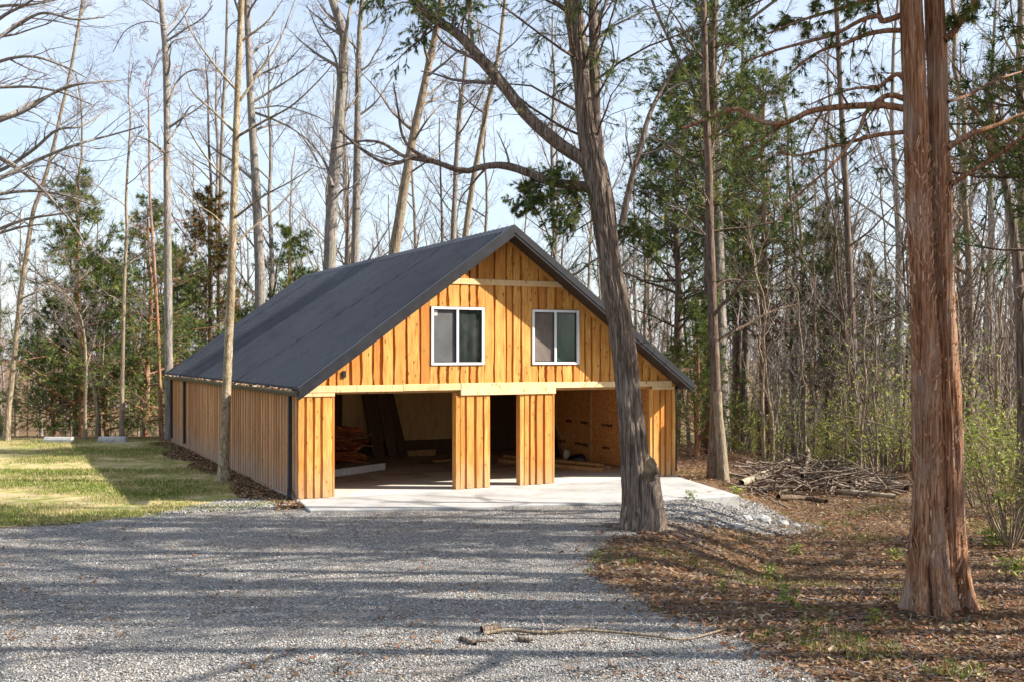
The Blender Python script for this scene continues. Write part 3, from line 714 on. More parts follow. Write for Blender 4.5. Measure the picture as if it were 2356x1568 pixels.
# ------------------------------------------------------------------ trees
def dense_trunk(path, rad, sides, amp, fa, fl, seed, flare=0.0, flare_h=.5, lobes=5, groove=0.0, cav=()):
    k = len(path); s = np.concatenate([[0], np.cumsum(np.linalg.norm(np.diff(path, axis=0), axis=1))])
    T = np.gradient(path, axis=0); T /= np.linalg.norm(T, axis=1, keepdims=True)
    A = np.cross(T, np.array([0, 1., 0])); A /= np.linalg.norm(A, axis=1, keepdims=True); B = np.cross(T, A)
    th = np.arange(sides)/sides; TT, S = np.meshgrid(th, s)
    n1 = vnoise(TT*fa+.35*vnoise(TT*6, S*2, seed+3, 6), S*fl, seed, fa); rid = 1-np.abs(2*n1-1)
    n2 = vnoise(TT*fa*2, S*fl*2.3, seed+1, fa*2); n3 = vnoise(TT*4, S*.8, seed+2, 4); n4 = vnoise(TT*7, S*3.1, seed+8, 7)
    r = 1+amp*(rid-.5)*1.6+amp*.7*(n2-.5)+.16*(n3-.5)+.06*(n4-.5)
    lob = .5+.5*np.cos(TT*lobes*2*np.pi+2*vnoise(TT*3, S*.6, seed+5, 3)*3)
    fh = np.exp(-S/flare_h); r = r+flare*fh*(.55+.9*lob)-groove*np.exp(-S/(flare_h*2.2))*(lob < .22)
    for (ca, cw, cd, ch) in cav:
        r = r-cd*np.exp(-((TT-ca-.012*(vnoise(S*6, S*0, seed+6)-.5)*2)/cw)**2)*sst((ch-S)/(ch*.35))
    R = rad[:, None]*r
    V = path[:, None, :]+R[..., None]*(A[:, None, :]*np.cos(TT*2*np.pi)[..., None]+B[:, None, :]*np.sin(TT*2*np.pi)[..., None])
    i = np.arange(k-1)[:, None]*sides; q = np.arange(sides)[None]; q2 = (q+1) % sides
    return V.reshape(-1, 3), np.stack([i+q, i+q2, i+sides+q2, i+sides+q], -1).reshape(-1, 4)
def pxpath(pts, Y, dY=None):
    r = []
    for i, p in enumerate(pts):
        yy = Y if len(p) < 3 else Y+p[2]
        r.append(P(p[0], p[1], yy))
    return np.array(r)
def blades(base, dirs, ln, wd, rng, per, spread):
    """narrow triangles fanned about directions: base (n,3)"""
    n = len(base); b = np.repeat(base, per, 0); d = np.repeat(dirs, per, 0)+spread*rng.normal(size=(n*per, 3)); d /= np.linalg.norm(d, axis=1, keepdims=True)
    s = np.cross(d, rng.normal(size=(n*per, 3))); s /= np.linalg.norm(s, axis=1, keepdims=True)+1e-9
    l = ln*(.6+.8*rng.random((n*per, 1))); w_ = wd*(.6+.8*rng.random((n*per, 1)))
    V = np.stack([b-s*w_*.5, b+s*w_*.5, b+d*l], 1).reshape(-1, 3)
    return V, np.arange(n*per*3).reshape(-1, 3)
GREENS = np.array([[.065, .115, .028], [.11, .155, .032], [.16, .19, .04], [.075, .115, .04], [.21, .22, .06]])
RUSTS = np.array([[.22, .10, .03], [.16, .075, .03], [.10, .09, .03], [.28, .15, .05]])
def foliage_mesh(Tw, rng, per=10, ln=.12, wd=.02, pal=GREENS, spread=.55, droop=-.25, pts=2):
    # every blade leaves the twig at its own place along it, so a twig reads as a feathery spray
    n, k, _ = Tw.shape; m = n*pts*per; ix = np.repeat(np.arange(n), pts*per); q = (.12+.88*rng.random(m))*(k-1)*.999; i = q.astype(int); a = (q-i)[:, None]
    b = Tw[ix, i]*(1-a)+Tw[ix, i+1]*a; d = Tw[ix, i+1]-Tw[ix, i]; d = d/(np.linalg.norm(d, axis=1, keepdims=True)+1e-9)+np.array([0, 0, droop])
    V, Tt = blades(b, d, ln, wd, rng, 1, spread)
    cl_ = pal[rng.integers(0, len(pal), n)]*(.7+.6*rng.random((n, 1)))
    c = np.repeat(cl_[ix]*(.85+.3*rng.random((m, 1))), 3, 0)
    return mesh_np('foliage', V, tris=Tt, col=c)

def key_tree(name, label, base, trunk, rad, bark, limbs=(), twigs=None, seed=0, sides=20, amp=.07, fa=14, fl=2.0, flare=.35, group=None, extra=None, dens=90, cat='tree', limb_bark=None, **kw):
    """trunk: world polyline; limbs: list of (polyline, r0, r1)"""
    rng = np.random.default_rng(seed); base = np.asarray(base, float)
    t_ = thing(name, label, cat, base, 0, group)
    tr = spline(trunk, dens)-base; rr = np.interp(np.linspace(0, 1, dens), np.linspace(0, 1, len(rad)), rad)
    V, Q = dense_trunk(tr, rr, sides, amp, fa, fl, seed, flare=flare, **kw)
    ob('trunk', mesh_np('trunk', V, Q, smooth=True), bark, t_)
    LP = []; LR = []
    for (pl, r0, r1) in limbs:
        p_ = spline(pl, 24)-base; LP.append(p_); LR.append(np.linspace(r0, r1, 24))
        V, Q = dense_trunk(p_, LR[-1], 12, amp*.8, 8, fl*1.5, seed+len(LP))
        ob('limb', mesh_np('limb', V, Q, smooth=True), limb_bark or bark, t_)
    if twigs and LP:
        mb = MB(); Pt, R = np.array(LP), np.array(LR); tip = None
        for (nc, t0, t1, ang, lenf, K, up, wob, rf, minr, sd) in twigs:
            Pt, R = grow(Pt, R, nc, t0, t1, ang, lenf, K, up, wob, rf, rng, minr=minr); mb.tube(Pt, R, sd)
        ob('crown', mb.mesh('crown'), M['twig'] if bark is not M['bark_cedar'] else bark, t_)
        return t_, Pt, rng, tr, rr
    return t_, None, rng, tr, rr

# -- the oak-like tree in front of the right bay
TY = 17.45
b1 = G(1482, 1217); TY = b1[1]
tk = pxpath([(1466, 1222), (1464, 1150), (1460, 1060), (1452, 960), (1438, 830), (1419, 700), (1400, 590), (1386, 480), (1368, 390), (1348, 290), (1338, 180), (1326, 80), (1312, -20), (1300, -160), (1296, -300)], TY)
r1 = np.array([33, 29, 27, 26.5, 26, 25.5, 25.5, 26, 25, 19, 18, 19, 17, 13, 8])/F2*TY
fork = (pxpath([(1380, 430), (1372, 340), (1368, 240), (1367, 120), (1364, 0), (1366, -150), (1372, -330)], TY+.1), 17/F2*TY, 6/F2*TY)
limA = (pxpath([(1372, 420), (1345, 372), (1290, 335), (1215, 270), (1160, 200), (1100, 130), (1050, 75, .1), (990, 40, .2), (945, -5, .3), (900, -60, .4)], TY), 17/F2*TY, 8/F2*TY)
limB = (pxpath([(1375, 445), (1340, 428), (1270, 420), (1210, 397), (1160, 381), (1110, 384), (1065, 394), (1000, 372), (955, 358), (900, 380, -.2), (840, 350, -.3), (780, 300, -.4)], TY), 12/F2*TY, 2.5/F2*TY)
limC = (pxpath([(985, 366), (948, 345), (925, 310), (915, 250), (905, 190)], TY), 5/F2*TY, 1.5/F2*TY)
limD = (pxpath([(1000, 372), (930, 360), (880, 330), (830, 325), (760, 345)], TY), 5/F2*TY, 1.5/F2*TY)
cut_ = (pxpath([(1430, 520), (1448, 430), (1470, 350), (1500, 250, .3), (1560, 150, .6), (1640, 90, .9)], TY), 8/F2*TY, 3/F2*TY)
tw_b = [(7, .25, 1, .9, .30, 6, .05, .16, .45, .005, 5), (5, .2, 1, .8, .42, 5, .03, .2, .55, .003, 3), (4, .2, 1, .8, .5, 4, .02, .2, .6, .0025, 3)]
oak, tw, rg1, tr, rr = key_tree('shade_tree', 'large furrowed tree with a sawn-off stem before the right bay', b1, tk, r1, M['bark_oak'], [fork, limA, limB, limC, limD, cut_], tw_b, 21, 96, .17, 28, 1.5, .22, dens=300, flare_h=.30)
# sawn stem fused to its foot
sp = pxpath([(1500, 1224), (1500, 1180), (1497, 1130), (1493, 1090), (1489, 1030)], TY-.17); sr = np.array([28, 25, 23, 21, 20.])/F2*TY
spd = spline(sp, 60)-b1; V, Q = dense_trunk(spd, np.interp(np.linspace(0, 1, 60), np.linspace(0, 1, 5), sr), 48, .16, 18, 1.5, 77, flare=.3, flare_h=.25)
Vr = V.reshape(60, 48, 3); 
czp = P(1492, 1078, TY-.17)-b1; tilt = 1.35
for kk in range(60):                  # slanting saw cut facing the drive
    lim = czp[2]+tilt*(Vr[kk, :, 1]-czp[1]); Vr[kk, :, 2] = np.minimum(Vr[kk, :, 2], lim)
st = ob('sawn_stem', mesh_np('sawn_stem', Vr.reshape(-1, 3), Q, smooth=True), M['bark_oak'], oak); st['label'] = 'sawn-off stem with a slanting dark cut face'
cp = Vr[-1]; cc = cp.mean(0); Vc = np.vstack([cp*.98+cc*.02+[0, -.002, .004], cc+[0, 0, .006]]); i = np.arange(48)
ob('cut_face', mesh_np('cut_face', Vc, tris=np.stack([i, (i+1) % 48, np.full(48, 48)], -1)), M['cut'], oak)
rt = np.random.default_rng(6); mb = MB()
for i in range(16):                    # surface roots and twigs round the foot
    a = rt.random()*6.28; r0 = .28; ln = .5+1.0*rt.random(); pts = []
    for j in range(6):
        q = j/5; rad_ = r0+ln*q; x_ = rad_*math.cos(a+.4*q*rt.normal()); y_ = rad_*math.sin(a+.2*q); pts.append([x_, y_, float(terrain(b1[0]+x_, b1[1]+y_))-b1[2]+.05*(1-q)-.005])
    mb.tube(np.array([pts]), np.array([np.linspace(.05, .008, 6)]), 6)
ob('root', mb.mesh('root'), M['bark_oak'], oak)

def cedar_sprays(thing_, tws, rng, **kw):
    return ob('foliage', foliage_mesh(tws, rng, **kw), M['needle'], thing_)
# evergreen sprays hanging in the upper limbs
rg = np.random.default_rng(31)
def sprays_from(limbs, base, rng, n1, n2, l1, l2, up1=-.02):
    A = np.array([spline(l[0], 24)-base for l in limbs]); Rr = np.array([np.linspace(l[1], l[2], 24) for l in limbs])
    P1_, R1_ = grow(A, Rr, n1, .15, 1, 1.0, l1, 6, up1, .12, .28, rng, minr=.005, taper=.3)
    P2_, R2_ = grow(P1_, R1_, n2, .15, 1, .8, l2, 5, -.06, .14, .5, rng, minr=.003)
    P3_, R3_ = grow(P2_, R2_, 4, .2, 1, .7, .5, 4, -.10, .12, .6, rng, minr=.002)
    return (P1_, R1_), (P2_, R2_), (P3_, R3_)
upper = [fork, (limA[0][5:], limA[1]*.6, limA[2]), (tk[9:], r1[9], r1[-1])]
s1, s2, s3 = sprays_from(upper, b1, rg, 20, 9, .58, .5)
low = [(pxpath([(1395, 520), (1340, 490), (1280, 455), (1225, 430)], TY), .05, .02), (pxpath([(1390, 500), (1330, 470), (1290, 425)], TY), .04, .02), (pxpath([(1410, 570, .2), (1450, 540, .5), (1500, 560, .8)], TY), .05, .02), (pxpath([(1270, 425), (1230, 440), (1200, 470)], TY), .03, .01)]
z1, z2, z3 = sprays_from(low, b1, rg, 11, 7, .60, .5)
mb = MB()
for a_, sd in ((s1, 4), (s2, 3), (z1, 4), (z2, 3)): mb.tube(a_[0], a_[1], sd)
ob('spray_twigs', mb.mesh('spray_twigs'), M['bark_dark'], oak)
cedar_sprays(oak, s3[0], rg, per=9, ln=.075, wd=.008, pts=4, droop=-.8, spread=.4); cedar_sprays(oak, z3[0], rg, per=11, ln=.07, wd=.008, pts=4, droop=-.5, spread=.45)

# -- the double red cedar on the right
b2 = G(2160, 1404); CYY = b2[1]
tA = pxpath([(2140, 1412), (2136, 1330), (2134, 1200), (2134, 1000), (2128, 800), (2118, 600), (2110, 420), (2104, 250), (2098, 100), (2094, -20), (2090, -300), (2088, -700), (2085, -1100)], CYY-.06)
rA = np.array([47, 41, 35, 31, 28, 26.5, 25.5, 24.5, 24, 23, 19, 13, 5])/F2*CYY
tB = pxpath([(2196, 1412), (2192, 1330), (2186, 1200), (2184, 1000), (2174, 800), (2166, 600), (2161, 420), (2156, 250), (2152, 100), (2148, -20), (2150, -300), (2160, -700), (2165, -1000)], CYY+.10)
rB = np.array([39, 34, 29, 26, 24.5, 23.5, 23, 22, 21.5, 21, 17, 11, 5])/F2*CYY
def z7(x, y, d=0): return (1570+x*.391, y*.391, d)
cl = []
def cl_add(pts, r0, r1): cl.append((pxpath([z7(*p) for p in pts], CYY), r0/F2*CYY, r1/F2*CYY))
cl_add([(1330, 645), (1180, 620), (1040, 622), (900, 632), (750, 655), (660, 700), (580, 728), (480, 720), (390, 680, .2), (310, 640, .4), (150, 700, .6), (0, 755, .8)], 8.5, 4)
cl_add([(1330, 775), (1150, 795), (1000, 832), (850, 870), (720, 908), (640, 915), (580, 885)], 5.5, 2)
cl_add([(1310, 585), (1230, 560), (1160, 585), (1080, 660), (1040, 760), (960, 880, -.2), (850, 1000, -.3), (720, 1110, -.4), (600, 1220, -.5)], 7, 2)
cl_add([(1310, 180), (1180, 185), (1060, 212), (950, 260), (860, 282), (760, 330), (620, 440)], 6, 2)
cl_add([(1290, 90), (1180, 125), (1150, 95), (1050, 120), (900, 200), (720, 250), (540, 300), (380, 360)], 7, 2)
cl_add([(1320, 490), (1275, 440), (1230, 450), (1150, 510), (1020, 520), (880, 560), (740, 620)], 6, 1.5)
cl_add([(1580, 1085), (1680, 1020), (1780, 960), (1900, 880, -.2), (2007, 800, -.4), (2200, 700, -.6)], 6, 3)
cl_add([(1560, 870), (1650, 810), (1750, 770, .2), (1880, 725, .3), (2007, 670, .4), (2200, 600, .5)], 7, 4)
cl_add([(1540, 240), (1600, 180), (1660, 90, -.2), (1720, 0, -.4), (1800, -120, -.5)], 8, 4)
cl_add([(1300, -20), (1100, 0), (900, 60), (700, 120), (500, 200)], 6, 2)
cl_add([(1300, -200), (1050, -180), (800, -120), (550, -40), (350, 60)], 7, 2)
cl_add([(1560, 600), (1680, 560, .5), (1850, 470, 1.0), (2000, 420, 1.5)], 4, 2)
for i in range(14):                    # limbs above the picture
    yy = -120-i*150; sgn = -1 if i % 2 else 1; dl = (900-30*i)*(.6+.5*rg.random())
    cl_add([(1400, yy, 0), (1400+sgn*dl*.4, yy-40, (rg.random()-.5)*2), (1400+sgn*dl, yy+30, (rg.random()-.5)*4)], 6, 1.5)
tw_c = [(11, .15, 1, .9, .32, 6, -.02, .15, .45, .004, 4), (6, .15, 1, .8, .45, 5, -.02, .2, .55, .003, 3), (3, .2, 1, .8, .5, 4, -.05, .2, .6, .0025, 3)]
ced, tw, rg2, _, _ = key_tree('red_cedar', 'big twin-trunked red cedar with shredding bark in right foreground', b2, tA, rA, M['bark_cedar'], cl, tw_c, 41, 96, .13, 30, 1.0, .45, dens=300, flare_h=.40, groove=.20, lobes=5, cav=((.19, .016, .5, .75), (.335, .020, .55, .95)), limb_bark=M['bark_cedar'])
V, Q = dense_trunk(spline(tB, 300)-b2, np.interp(np.linspace(0, 1, 300), np.linspace(0, 1, len(rB)), rB), 96, .13, 28, 1.0, 47, flare=.55, flare_h=.40, groove=.2, lobes=4, cav=((.27, .03, .6, .7),))
ob('trunk', mesh_np('trunk', V, Q, smooth=True), M['bark_cedar'], ced)
# shreds of loose bark
rs = np.random.default_rng(9); n = 2600; f = rs.random(n)**1.2*.55; which = rs.random(n) < .55
pa, pb = spline(tA, 200)-b2, spline(tB, 200)-b2; ra = np.interp(np.linspace(0, 1, 200), np.linspace(0, 1, len(rA)), rA); rb_ = np.interp(np.linspace(0, 1, 200), np.linspace(0, 1, len(rB)), rB)
ix = (f*199).astype(int); cen = np.where(which[:, None], pa[ix], pb[ix]); rad_ = np.where(which, ra[ix], rb_[ix]); an = rs.random(n)*6.283
nrm = np.stack([np.cos(an), np.sin(an), np.zeros(n)], -1); pos = cen+nrm*(rad_*1.0)[:, None]
up_ = np.stack([rs.normal(size=n)*.25, rs.normal(size=n)*.25, np.ones(n)], -1)+nrm*.25; up_ /= np.linalg.norm(up_, axis=1, keepdims=True); sd_ = np.cross(up_, nrm)
ln = (.04+.16*rs.random(n)**2)[:, None]; wd_ = (.004+.012*rs.random(n))[:, None]
V = np.stack([pos-sd_*wd_-up_*ln*.5, pos+sd_*wd_-up_*ln*.5, pos+sd_*wd_*.6+up_*ln*.5+nrm*.02, pos-sd_*wd_*.6+up_*ln*.5+nrm*.02], 1).reshape(-1, 3)
cbk = np.array([[.46, .25, .14], [.30, .13, .065], [.58, .40, .28]])[rs.integers(0, 3, n)]
sh = ob('bark_shreds', mesh_np('bark_shreds', V, np.arange(4*n).reshape(-1, 4), col=np.repeat(cbk, 4, 0)), M['attr'], ced); sh['kind'] = 'stuff'
rsel = np.random.default_rng(12); cz = tw[:, 0, 2]+b2[2]; keep = (rsel.random(len(tw)) < np.where(cz > 6.6, .8, .14))
cedar_sprays(ced, tw[keep], rsel, per=8, ln=.085, wd=.010, pts=3, droop=-.5)

# -- slender pale tree by the left wall
b3 = G(515, 1108); SY = b3[1]
ts = pxpath([(514, 1112), (517, 1020), (521, 900), (526, 780), (532, 640), (537, 500), (541, 380), (545, 250), (551, 110), (556, -20), (560, -200), (565, -420)], SY); rs3 = np.array([12.5, 10.5, 9.8, 9.4, 8.8, 8.4, 8, 7.4, 7, 6.5, 5, 2])/F2*SY
def z5(x, y, d=0): return (x*.391, y*.391, d)
sl = []
for pts, r0 in (([(1405, 800), (1560, 710, -.2), (1720, 620, -.3), (1880, 470, -.4), (1990, 340, -.5)], 3.2), ([(1385, 1280), (1540, 1160, -.3), (1690, 1080, -.5), (1840, 990, -.7)], 3), ([(1375, 1440), (1500, 1330, .2), (1680, 1170, .4), (1840, 970, .5)], 3), ([(1415, 590), (1530, 420, .2), (1640, 250, .3), (1740, -10, .4)], 3.5), ([(1425, 240), (1570, 130), (1670, -10)], 3), ([(1405, 545), (1280, 405, -.2), (1130, 195, -.4), (1050, -10, -.6)], 3.2), ([(1390, 790), (1260, 660, .3), (1130, 540, .5), (1100, 440, .6)], 3), ([(1380, 1100), (1240, 960, .2), (1120, 780, .3), (1050, 600, .4)], 2.8), ([(1370, 1400), (1260, 1270, -.3), (1120, 1180, -.5), (1000, 1040, -.7)], 2.6), ([(1420, 120), (1360, -60), (1320, -200)], 3)):
    sl.append((pxpath([z5(*p) for p in pts], SY), r0/F2*SY, .9/F2*SY))
key_tree('slender_tree', 'slender pale flaking tree rising beside the left wall of the barn', b3, ts, rs3, M['bark_pale'], sl, [(6, .2, 1, .6, .35, 6, .06, .1, .5, .004, 4), (4, .2, 1, .7, .5, 4, .04, .15, .6, .003, 3)], 51, 20, .06, 8, 5, .5, dens=160, flare_h=.25)

# -- tall bare trunks behind the barn, each traced from its own place
def far_limbs(rng, trunk, rad, n, t0, t1, lmin, lmax, up=.08):
    r = []; tr = spline(trunk, 60)
    for i in range(n):
        t_ = t0+(t1-t0)*(i+rng.random())/n; k = min(int(t_*59), 58); b = tr[k]; az = rng.random()*6.283; ln = (lmin+(lmax-lmin)*rng.random())*(1.1-.5*t_)
        d = np.array([math.cos(az)*.8, math.sin(az)*.8, .55]); pts = [b]
        for j in range(5):
            pts.append(pts[-1]+d/np.linalg.norm(d)*ln/5); d = d+np.array([0, 0, up])+rng.normal(size=3)*.16
        rr_ = np.interp(t_, np.linspace(0, 1, len(rad)), rad); r.append((np.array(pts), rr_*.42, .012))
    return r
BT = [  # px path, width px at base, depth, bark, label
 ([(391, 1014), (388, 850), (387, 700), (386, 560), (384, 400), (384, 250), (380, 110), (370, 0), (362, -140), (355, -330)], 21, 36.2, 'bark_grey', 'tall grey tree at the back left corner of the barn', [([(387, 330), (410, 290), (440, 245), (470, 255)], 5), ([(385, 245), (410, 185), (450, 160), (500, 165)], 5), ([(384, 120), (400, 95), (440, 85)], 5), ([(383, 85), (415, 50), (440, 10)], 4), ([(380, 60), (340, 50), (290, 70), (260, 120)], 3)]),
 ([(598, 760), (598, 640), (594, 540), (590, 450), (582, 320), (575, 200), (570, 60), (566, -60), (560, -260)], 24, 41, 'bark_grey', 'grey trunk behind the barn left of the ridge end', [([(588, 260), (640, 280), (690, 310), (730, 370), (752, 420)], 6), ([(586, 250), (650, 245), (720, 265), (770, 290)], 4)]),
 ([(757, 720), (758, 620), (761, 520), (768, 420), (778, 300), (787, 180), (791, 90), (770, 20), (745, -60), (720, -200)], 31, 42, 'bark_grey', 'stout forked tree standing behind the ridge end of roof', [([(791, 120), (800, 50), (815, -40), (830, -200)], 12), ([(765, 430), (745, 370), (705, 320), (660, 290)], 8), ([(780, 200), (770, 130), (735, 80), (705, 10)], 7), ([(760, 480), (785, 440), (810, 430), (830, 405)], 6)]),
 ([(816, 720), (816, 600), (819, 480), (821, 360), (823, 220), (826, 90), (836, -30), (845, -200)], 20, 43, 'bark_grey', 'straight trunk just right of the stout forked tree', []),
 ([(893, 720), (905, 590), (922, 480), (938, 380), (955, 290), (973, 210), (990, 130), (1007, 50), (1020, -40), (1050, -230)], 25, 41, 'bark_tan', 'leaning tan trunk rising behind the middle of the roof', [([(948, 330), (980, 280), (1010, 245), (1018, 240)], 6), ([(940, 400), (985, 370), (1030, 340), (1060, 310)], 5), ([(985, 160), (1005, 120), (1030, 90)], 5)]),
 ([(1043, 700), (1042, 560), (1046, 450), (1051, 350), (1058, 270), (1067, 180), (1076, 90), (1086, -40), (1095, -230)], 14, 44, 'bark_grey', 'thin dark trunk left of the roof peak', [([(1050, 240), (1020, 220), (1060, 200)], 3)]),
 ([(1062, 700), (1070, 550), (1083, 450), (1097, 370), (1110, 300), (1124, 230), (1136, 180), (1150, 100), (1165, -40), (1180, -230)], 15, 43, 'bark_tan', 'thin right-leaning trunk nearest the roof peak', []),
 ([(504, 880), (505, 700), (506, 560), (508, 420), (512, 280), (520, 120), (524, -60)], 12, 45, 'bark_grey', 'narrow grey trunk just left of the slender pale tree', []),
 ([(484, 900), (483, 720), (482, 580), (486, 440), (480, 330), (478, 200)], 9, 47, 'bark_dark', 'narrow dark trunk among the rusty evergreens', []),
 ([(14, 1012), (22, 920), (35, 800), (48, 680), (62, 580), (76, 490), (94, 440), (118, 360), (140, 260), (165, 150), (190, 0)], 13, 35.5, 'bark_tan', 'thin leaning tree at the far left edge of the lawn', [([(46, 690), (85, 670), (115, 650), (150, 620)], 4), ([(42, 730), (75, 720), (105, 740)], 3), ([(94, 440), (60, 380), (20, 350), (-30, 330)], 4)]),
 ([(280, 1007), (281, 900), (283, 780), (285, 690), (288, 600), (292, 530), (290, 470), (294, 380), (300, 280)], 10, 35.6, 'bark_tan', 'thin pale tree right of the concrete parking stops', [([(284, 700), (250, 680), (215, 690), (190, 720)], 3), ([(284, 720), (320, 700), (350, 690)], 3), ([(288, 610), (330, 585), (380, 570)], 3)]),
 ([(196, 1010), (196, 930), (198, 850), (192, 760), (170, 700), (130, 660)], 8, 35.8, 'bark_tan', 'small forked tree behind the left parking stop', [([(198, 850), (215, 790), (230, 720)], 3)]),
 ([(222, 1012), (222, 930), (205, 850), (185, 800), (160, 770)], 7, 36.4, 'bark_tan', 'spindly forked sapling between the parking stops', [([(220, 920), (235, 850), (240, 780)], 2.5)]),
 ([(372, 1010), (368, 900), (364, 780), (358, 660), (352, 560), (345, 450), (343, 300)], 10, 37.5, 'bark_cedar', 'reddish trunk just left of the tall corner tree', []),
]
for i, (pts, wpx, Y, bk, lab, lms) in enumerate(BT):
    r_ = np.random.default_rng(200+i); tr_ = pxpath(pts, Y); n_ = len(pts); rad = np.linspace(wpx/2, wpx/2*.45, n_)/F2*Y
    d0 = tr_[-1]-tr_[-2]; d0 = d0/np.linalg.norm(d0)
    for q in range(3):
        d0 = d0+r_.normal(size=3)*.12; tr_ = np.vstack([tr_, tr_[-1]+d0*(1.5 if wpx > 13 else .9)]); rad = np.append(rad, rad[-1]*.55)
    bx_, by_ = tr_[0, 0], tr_[0, 1]; gz = float(terrain(bx_, by_))
    if tr_[0, 2] > gz+.05: tr_ = np.vstack([[bx_+.05, by_, gz-.05], tr_]); rad = np.concatenate([[rad[0]*1.08], rad])
    lm = [(pxpath([(a, b, r_.normal()*.5) for a, b in q], Y), w_/2/F2*Y, .012) for q, w_ in lms]
    big = wpx > 13
    lm += far_limbs(r_, tr_, rad, 16 if big else 11, .36 if big else .35, .98, 1.5, 4.2 if big else 2.6)
    key_tree('bare_tree', lab, [bx_, by_, gz], tr_, rad, M[bk], lm, [(9, .12, 1, .75, .38, 5, .05, .15, .5, .007, 3), (6, .15, 1, .7, .5, 3, .04, .18, .55, .0055, 3), (3, .2, 1, .7, .55, 3, .03, .2, .6, .005, 3)], 300+i, 14, .05, 9, 2, .3, dens=70)
# -- tree outside the left edge whose branches reach into the picture
b5 = on(-14.2, 25.5); t5 = np.array([b5+[0, 0, -.1], b5+[.1, 0, 2], b5+[.2, .1, 5], b5+[.3, 0, 8], b5+[.3, 0, 11], b5+[.2, 0, 14]])
LB = [[(-160, 480), (-60, 440), (60, 380), (170, 335), (260, 310), (330, 290)], [(-170, 400), (-40, 300), (60, 255), (150, 200), (230, 190)], [(-170, 330), (-60, 220), (40, 200), (130, 210), (210, 240)], [(-170, 260), (-40, 160), (60, 130), (140, 150), (200, 180)], [(-170, 240), (-40, 120), (40, 60), (100, 30), (170, 45), (240, 40)], [(-150, 520), (-40, 460), (60, 440), (150, 450), (230, 480)], [(-170, 560), (-40, 540), (60, 505), (150, 490), (210, 470)], [(-160, 300), (0, 270), (90, 230), (180, 195), (280, 185)], [(-160, 180), (-20, 60), (60, 10), (120, -30)], [(-150, 330), (-10, 360), (70, 410), (120, 460), (170, 520), (200, 570)], [(-160, 420), (-20, 400), (70, 350), (130, 300), (190, 290), (250, 250)], [(-150, 100), (-20, 20), (80, 10), (170, -10)], [(-165, 620), (-60, 560), (40, 525), (110, 515)]]
l5 = []
for i, q in enumerate(LB):
    rq = np.random.default_rng(70+i); pl = pxpath([(a, b, rq.normal()*.25+(i % 4-1.5)*.6) for a, b in q], 25.0); pl[0] = b5+np.array([.2, 0, pl[0][2]-b5[2]]); l5.append((pl, 5.5/F2*25, 1.3/F2*25))
key_tree('bare_tree', 'spreading bare tree whose branches reach in from the left edge', b5, t5, np.array([.24, .21, .18, .15, .1, .03]), M['bark_tan'], l5, [(9, .2, 1, .6, .34, 6, .03, .15, .5, .005, 4), (6, .15, 1, .7, .45, 5, .03, .18, .55, .0035, 3), (3, .2, 1, .7, .5, 4, .02, .2, .6, .003, 3)], 81, 16, .05, 9, 2, .4, dens=60, limb_bark=M['bark_grey'])

# ------------------------------------------------------------------ woodland made from a few grown kinds
def proto_bare(seed, H, r0, bark, crown0=.3, nl=16, spread=.30, lean=.3, twlv=(8, 5, 3)):
    r = np.random.default_rng(seed); k = 14; z = np.linspace(0, 1, k)
    tr = np.stack([lean*z**1.5*r.normal()+.12*np.cumsum(r.normal(size=k))*z, lean*z**1.5*r.normal()+.12*np.cumsum(r.normal(size=k))*z, z*H-.1], -1); rad = r0*(1-.85*z)+.01; rad[0] *= 1.3
    mt = MB(); mt.tube(tr[None], rad[None], 9)
    A, RA = grow(tr[None], rad[None], nl, crown0, .97, .75, spread, 8, .07, .12, .5, r, taper=.45, minr=.012); mt.tube(A, RA, 6)
    mc = MB(); Bp, RB = grow(A, RA, twlv[0], .2, 1, .7, .36, 6, .05, .14, .5, r, minr=.007); mc.tube(Bp, RB, 4)
    Cp, RC = grow(Bp, RB, twlv[1], .15, 1, .7, .48, 4, .04, .16, .55, r, minr=.005); mc.tube(Cp, RC, 3)
    if twlv[2]:
        Dp, RD = grow(Cp, RC, twlv[2], .2, 1, .7, .55, 3, .03, .2, .6, r, minr=.0045); mc.tube(Dp, RD, 3)
    return mt.mesh('trunk'), mc.mesh('crown'), M[bark]
def proto_cedar(seed, H, r0, crown0, rad, pal, bark, nl=78, per=5, ln=.16, wd=.019, up=-.01):
    r = np.random.default_rng(seed); k = 10; z = np.linspace(0, 1, k)
    tr = np.stack([.05*np.cumsum(r.normal(size=k)), .05*np.cumsum(r.normal(size=k)), z*H-.1], -1); rd_ = r0*(1-.9*z)+.008
    mt = MB(); mt.tube(tr[None], rd_[None], 9)
    A, RA = grow(tr[None], rd_[None], nl, crown0, .985, 1.25, rad/H*1.3, 7, up+.04, .10, .35, r, taper=.86, minr=.008); mt.tube(A, RA, 4)
    Bp, RB = grow(A, RA, 9, .10, 1, .8, .40, 5, -.01, .12, .5, r, minr=.005); mc = MB(); mc.tube(Bp, RB, 3)
    Cp, RC = grow(Bp, RB, 4, .2, 1, .7, .5, 4, -.02, .15, .6, r, minr=.004)
    fm = foliage_mesh(Cp, r, per=per, ln=ln, wd=wd, pal=pal, pts=3, droop=-.05)
    return mt.mesh('trunk'), mc.mesh('branches'), fm, M[bark]
BARE = [proto_bare(500+i, *a) for i, a in enumerate([(21, .19, 'bark_grey', .30, 17, .30), (18, .14, 'bark_tan', .32, 15, .28), (23, .22, 'bark_grey', .35, 17, .30), (15, .10, 'bark_tan', .25, 15, .30), (17, .12, 'bark_dark', .3, 14, .3), (12, .07, 'bark_grey', .2, 14, .32), (20, .15, 'bark_tan', .25, 20, .26)])]
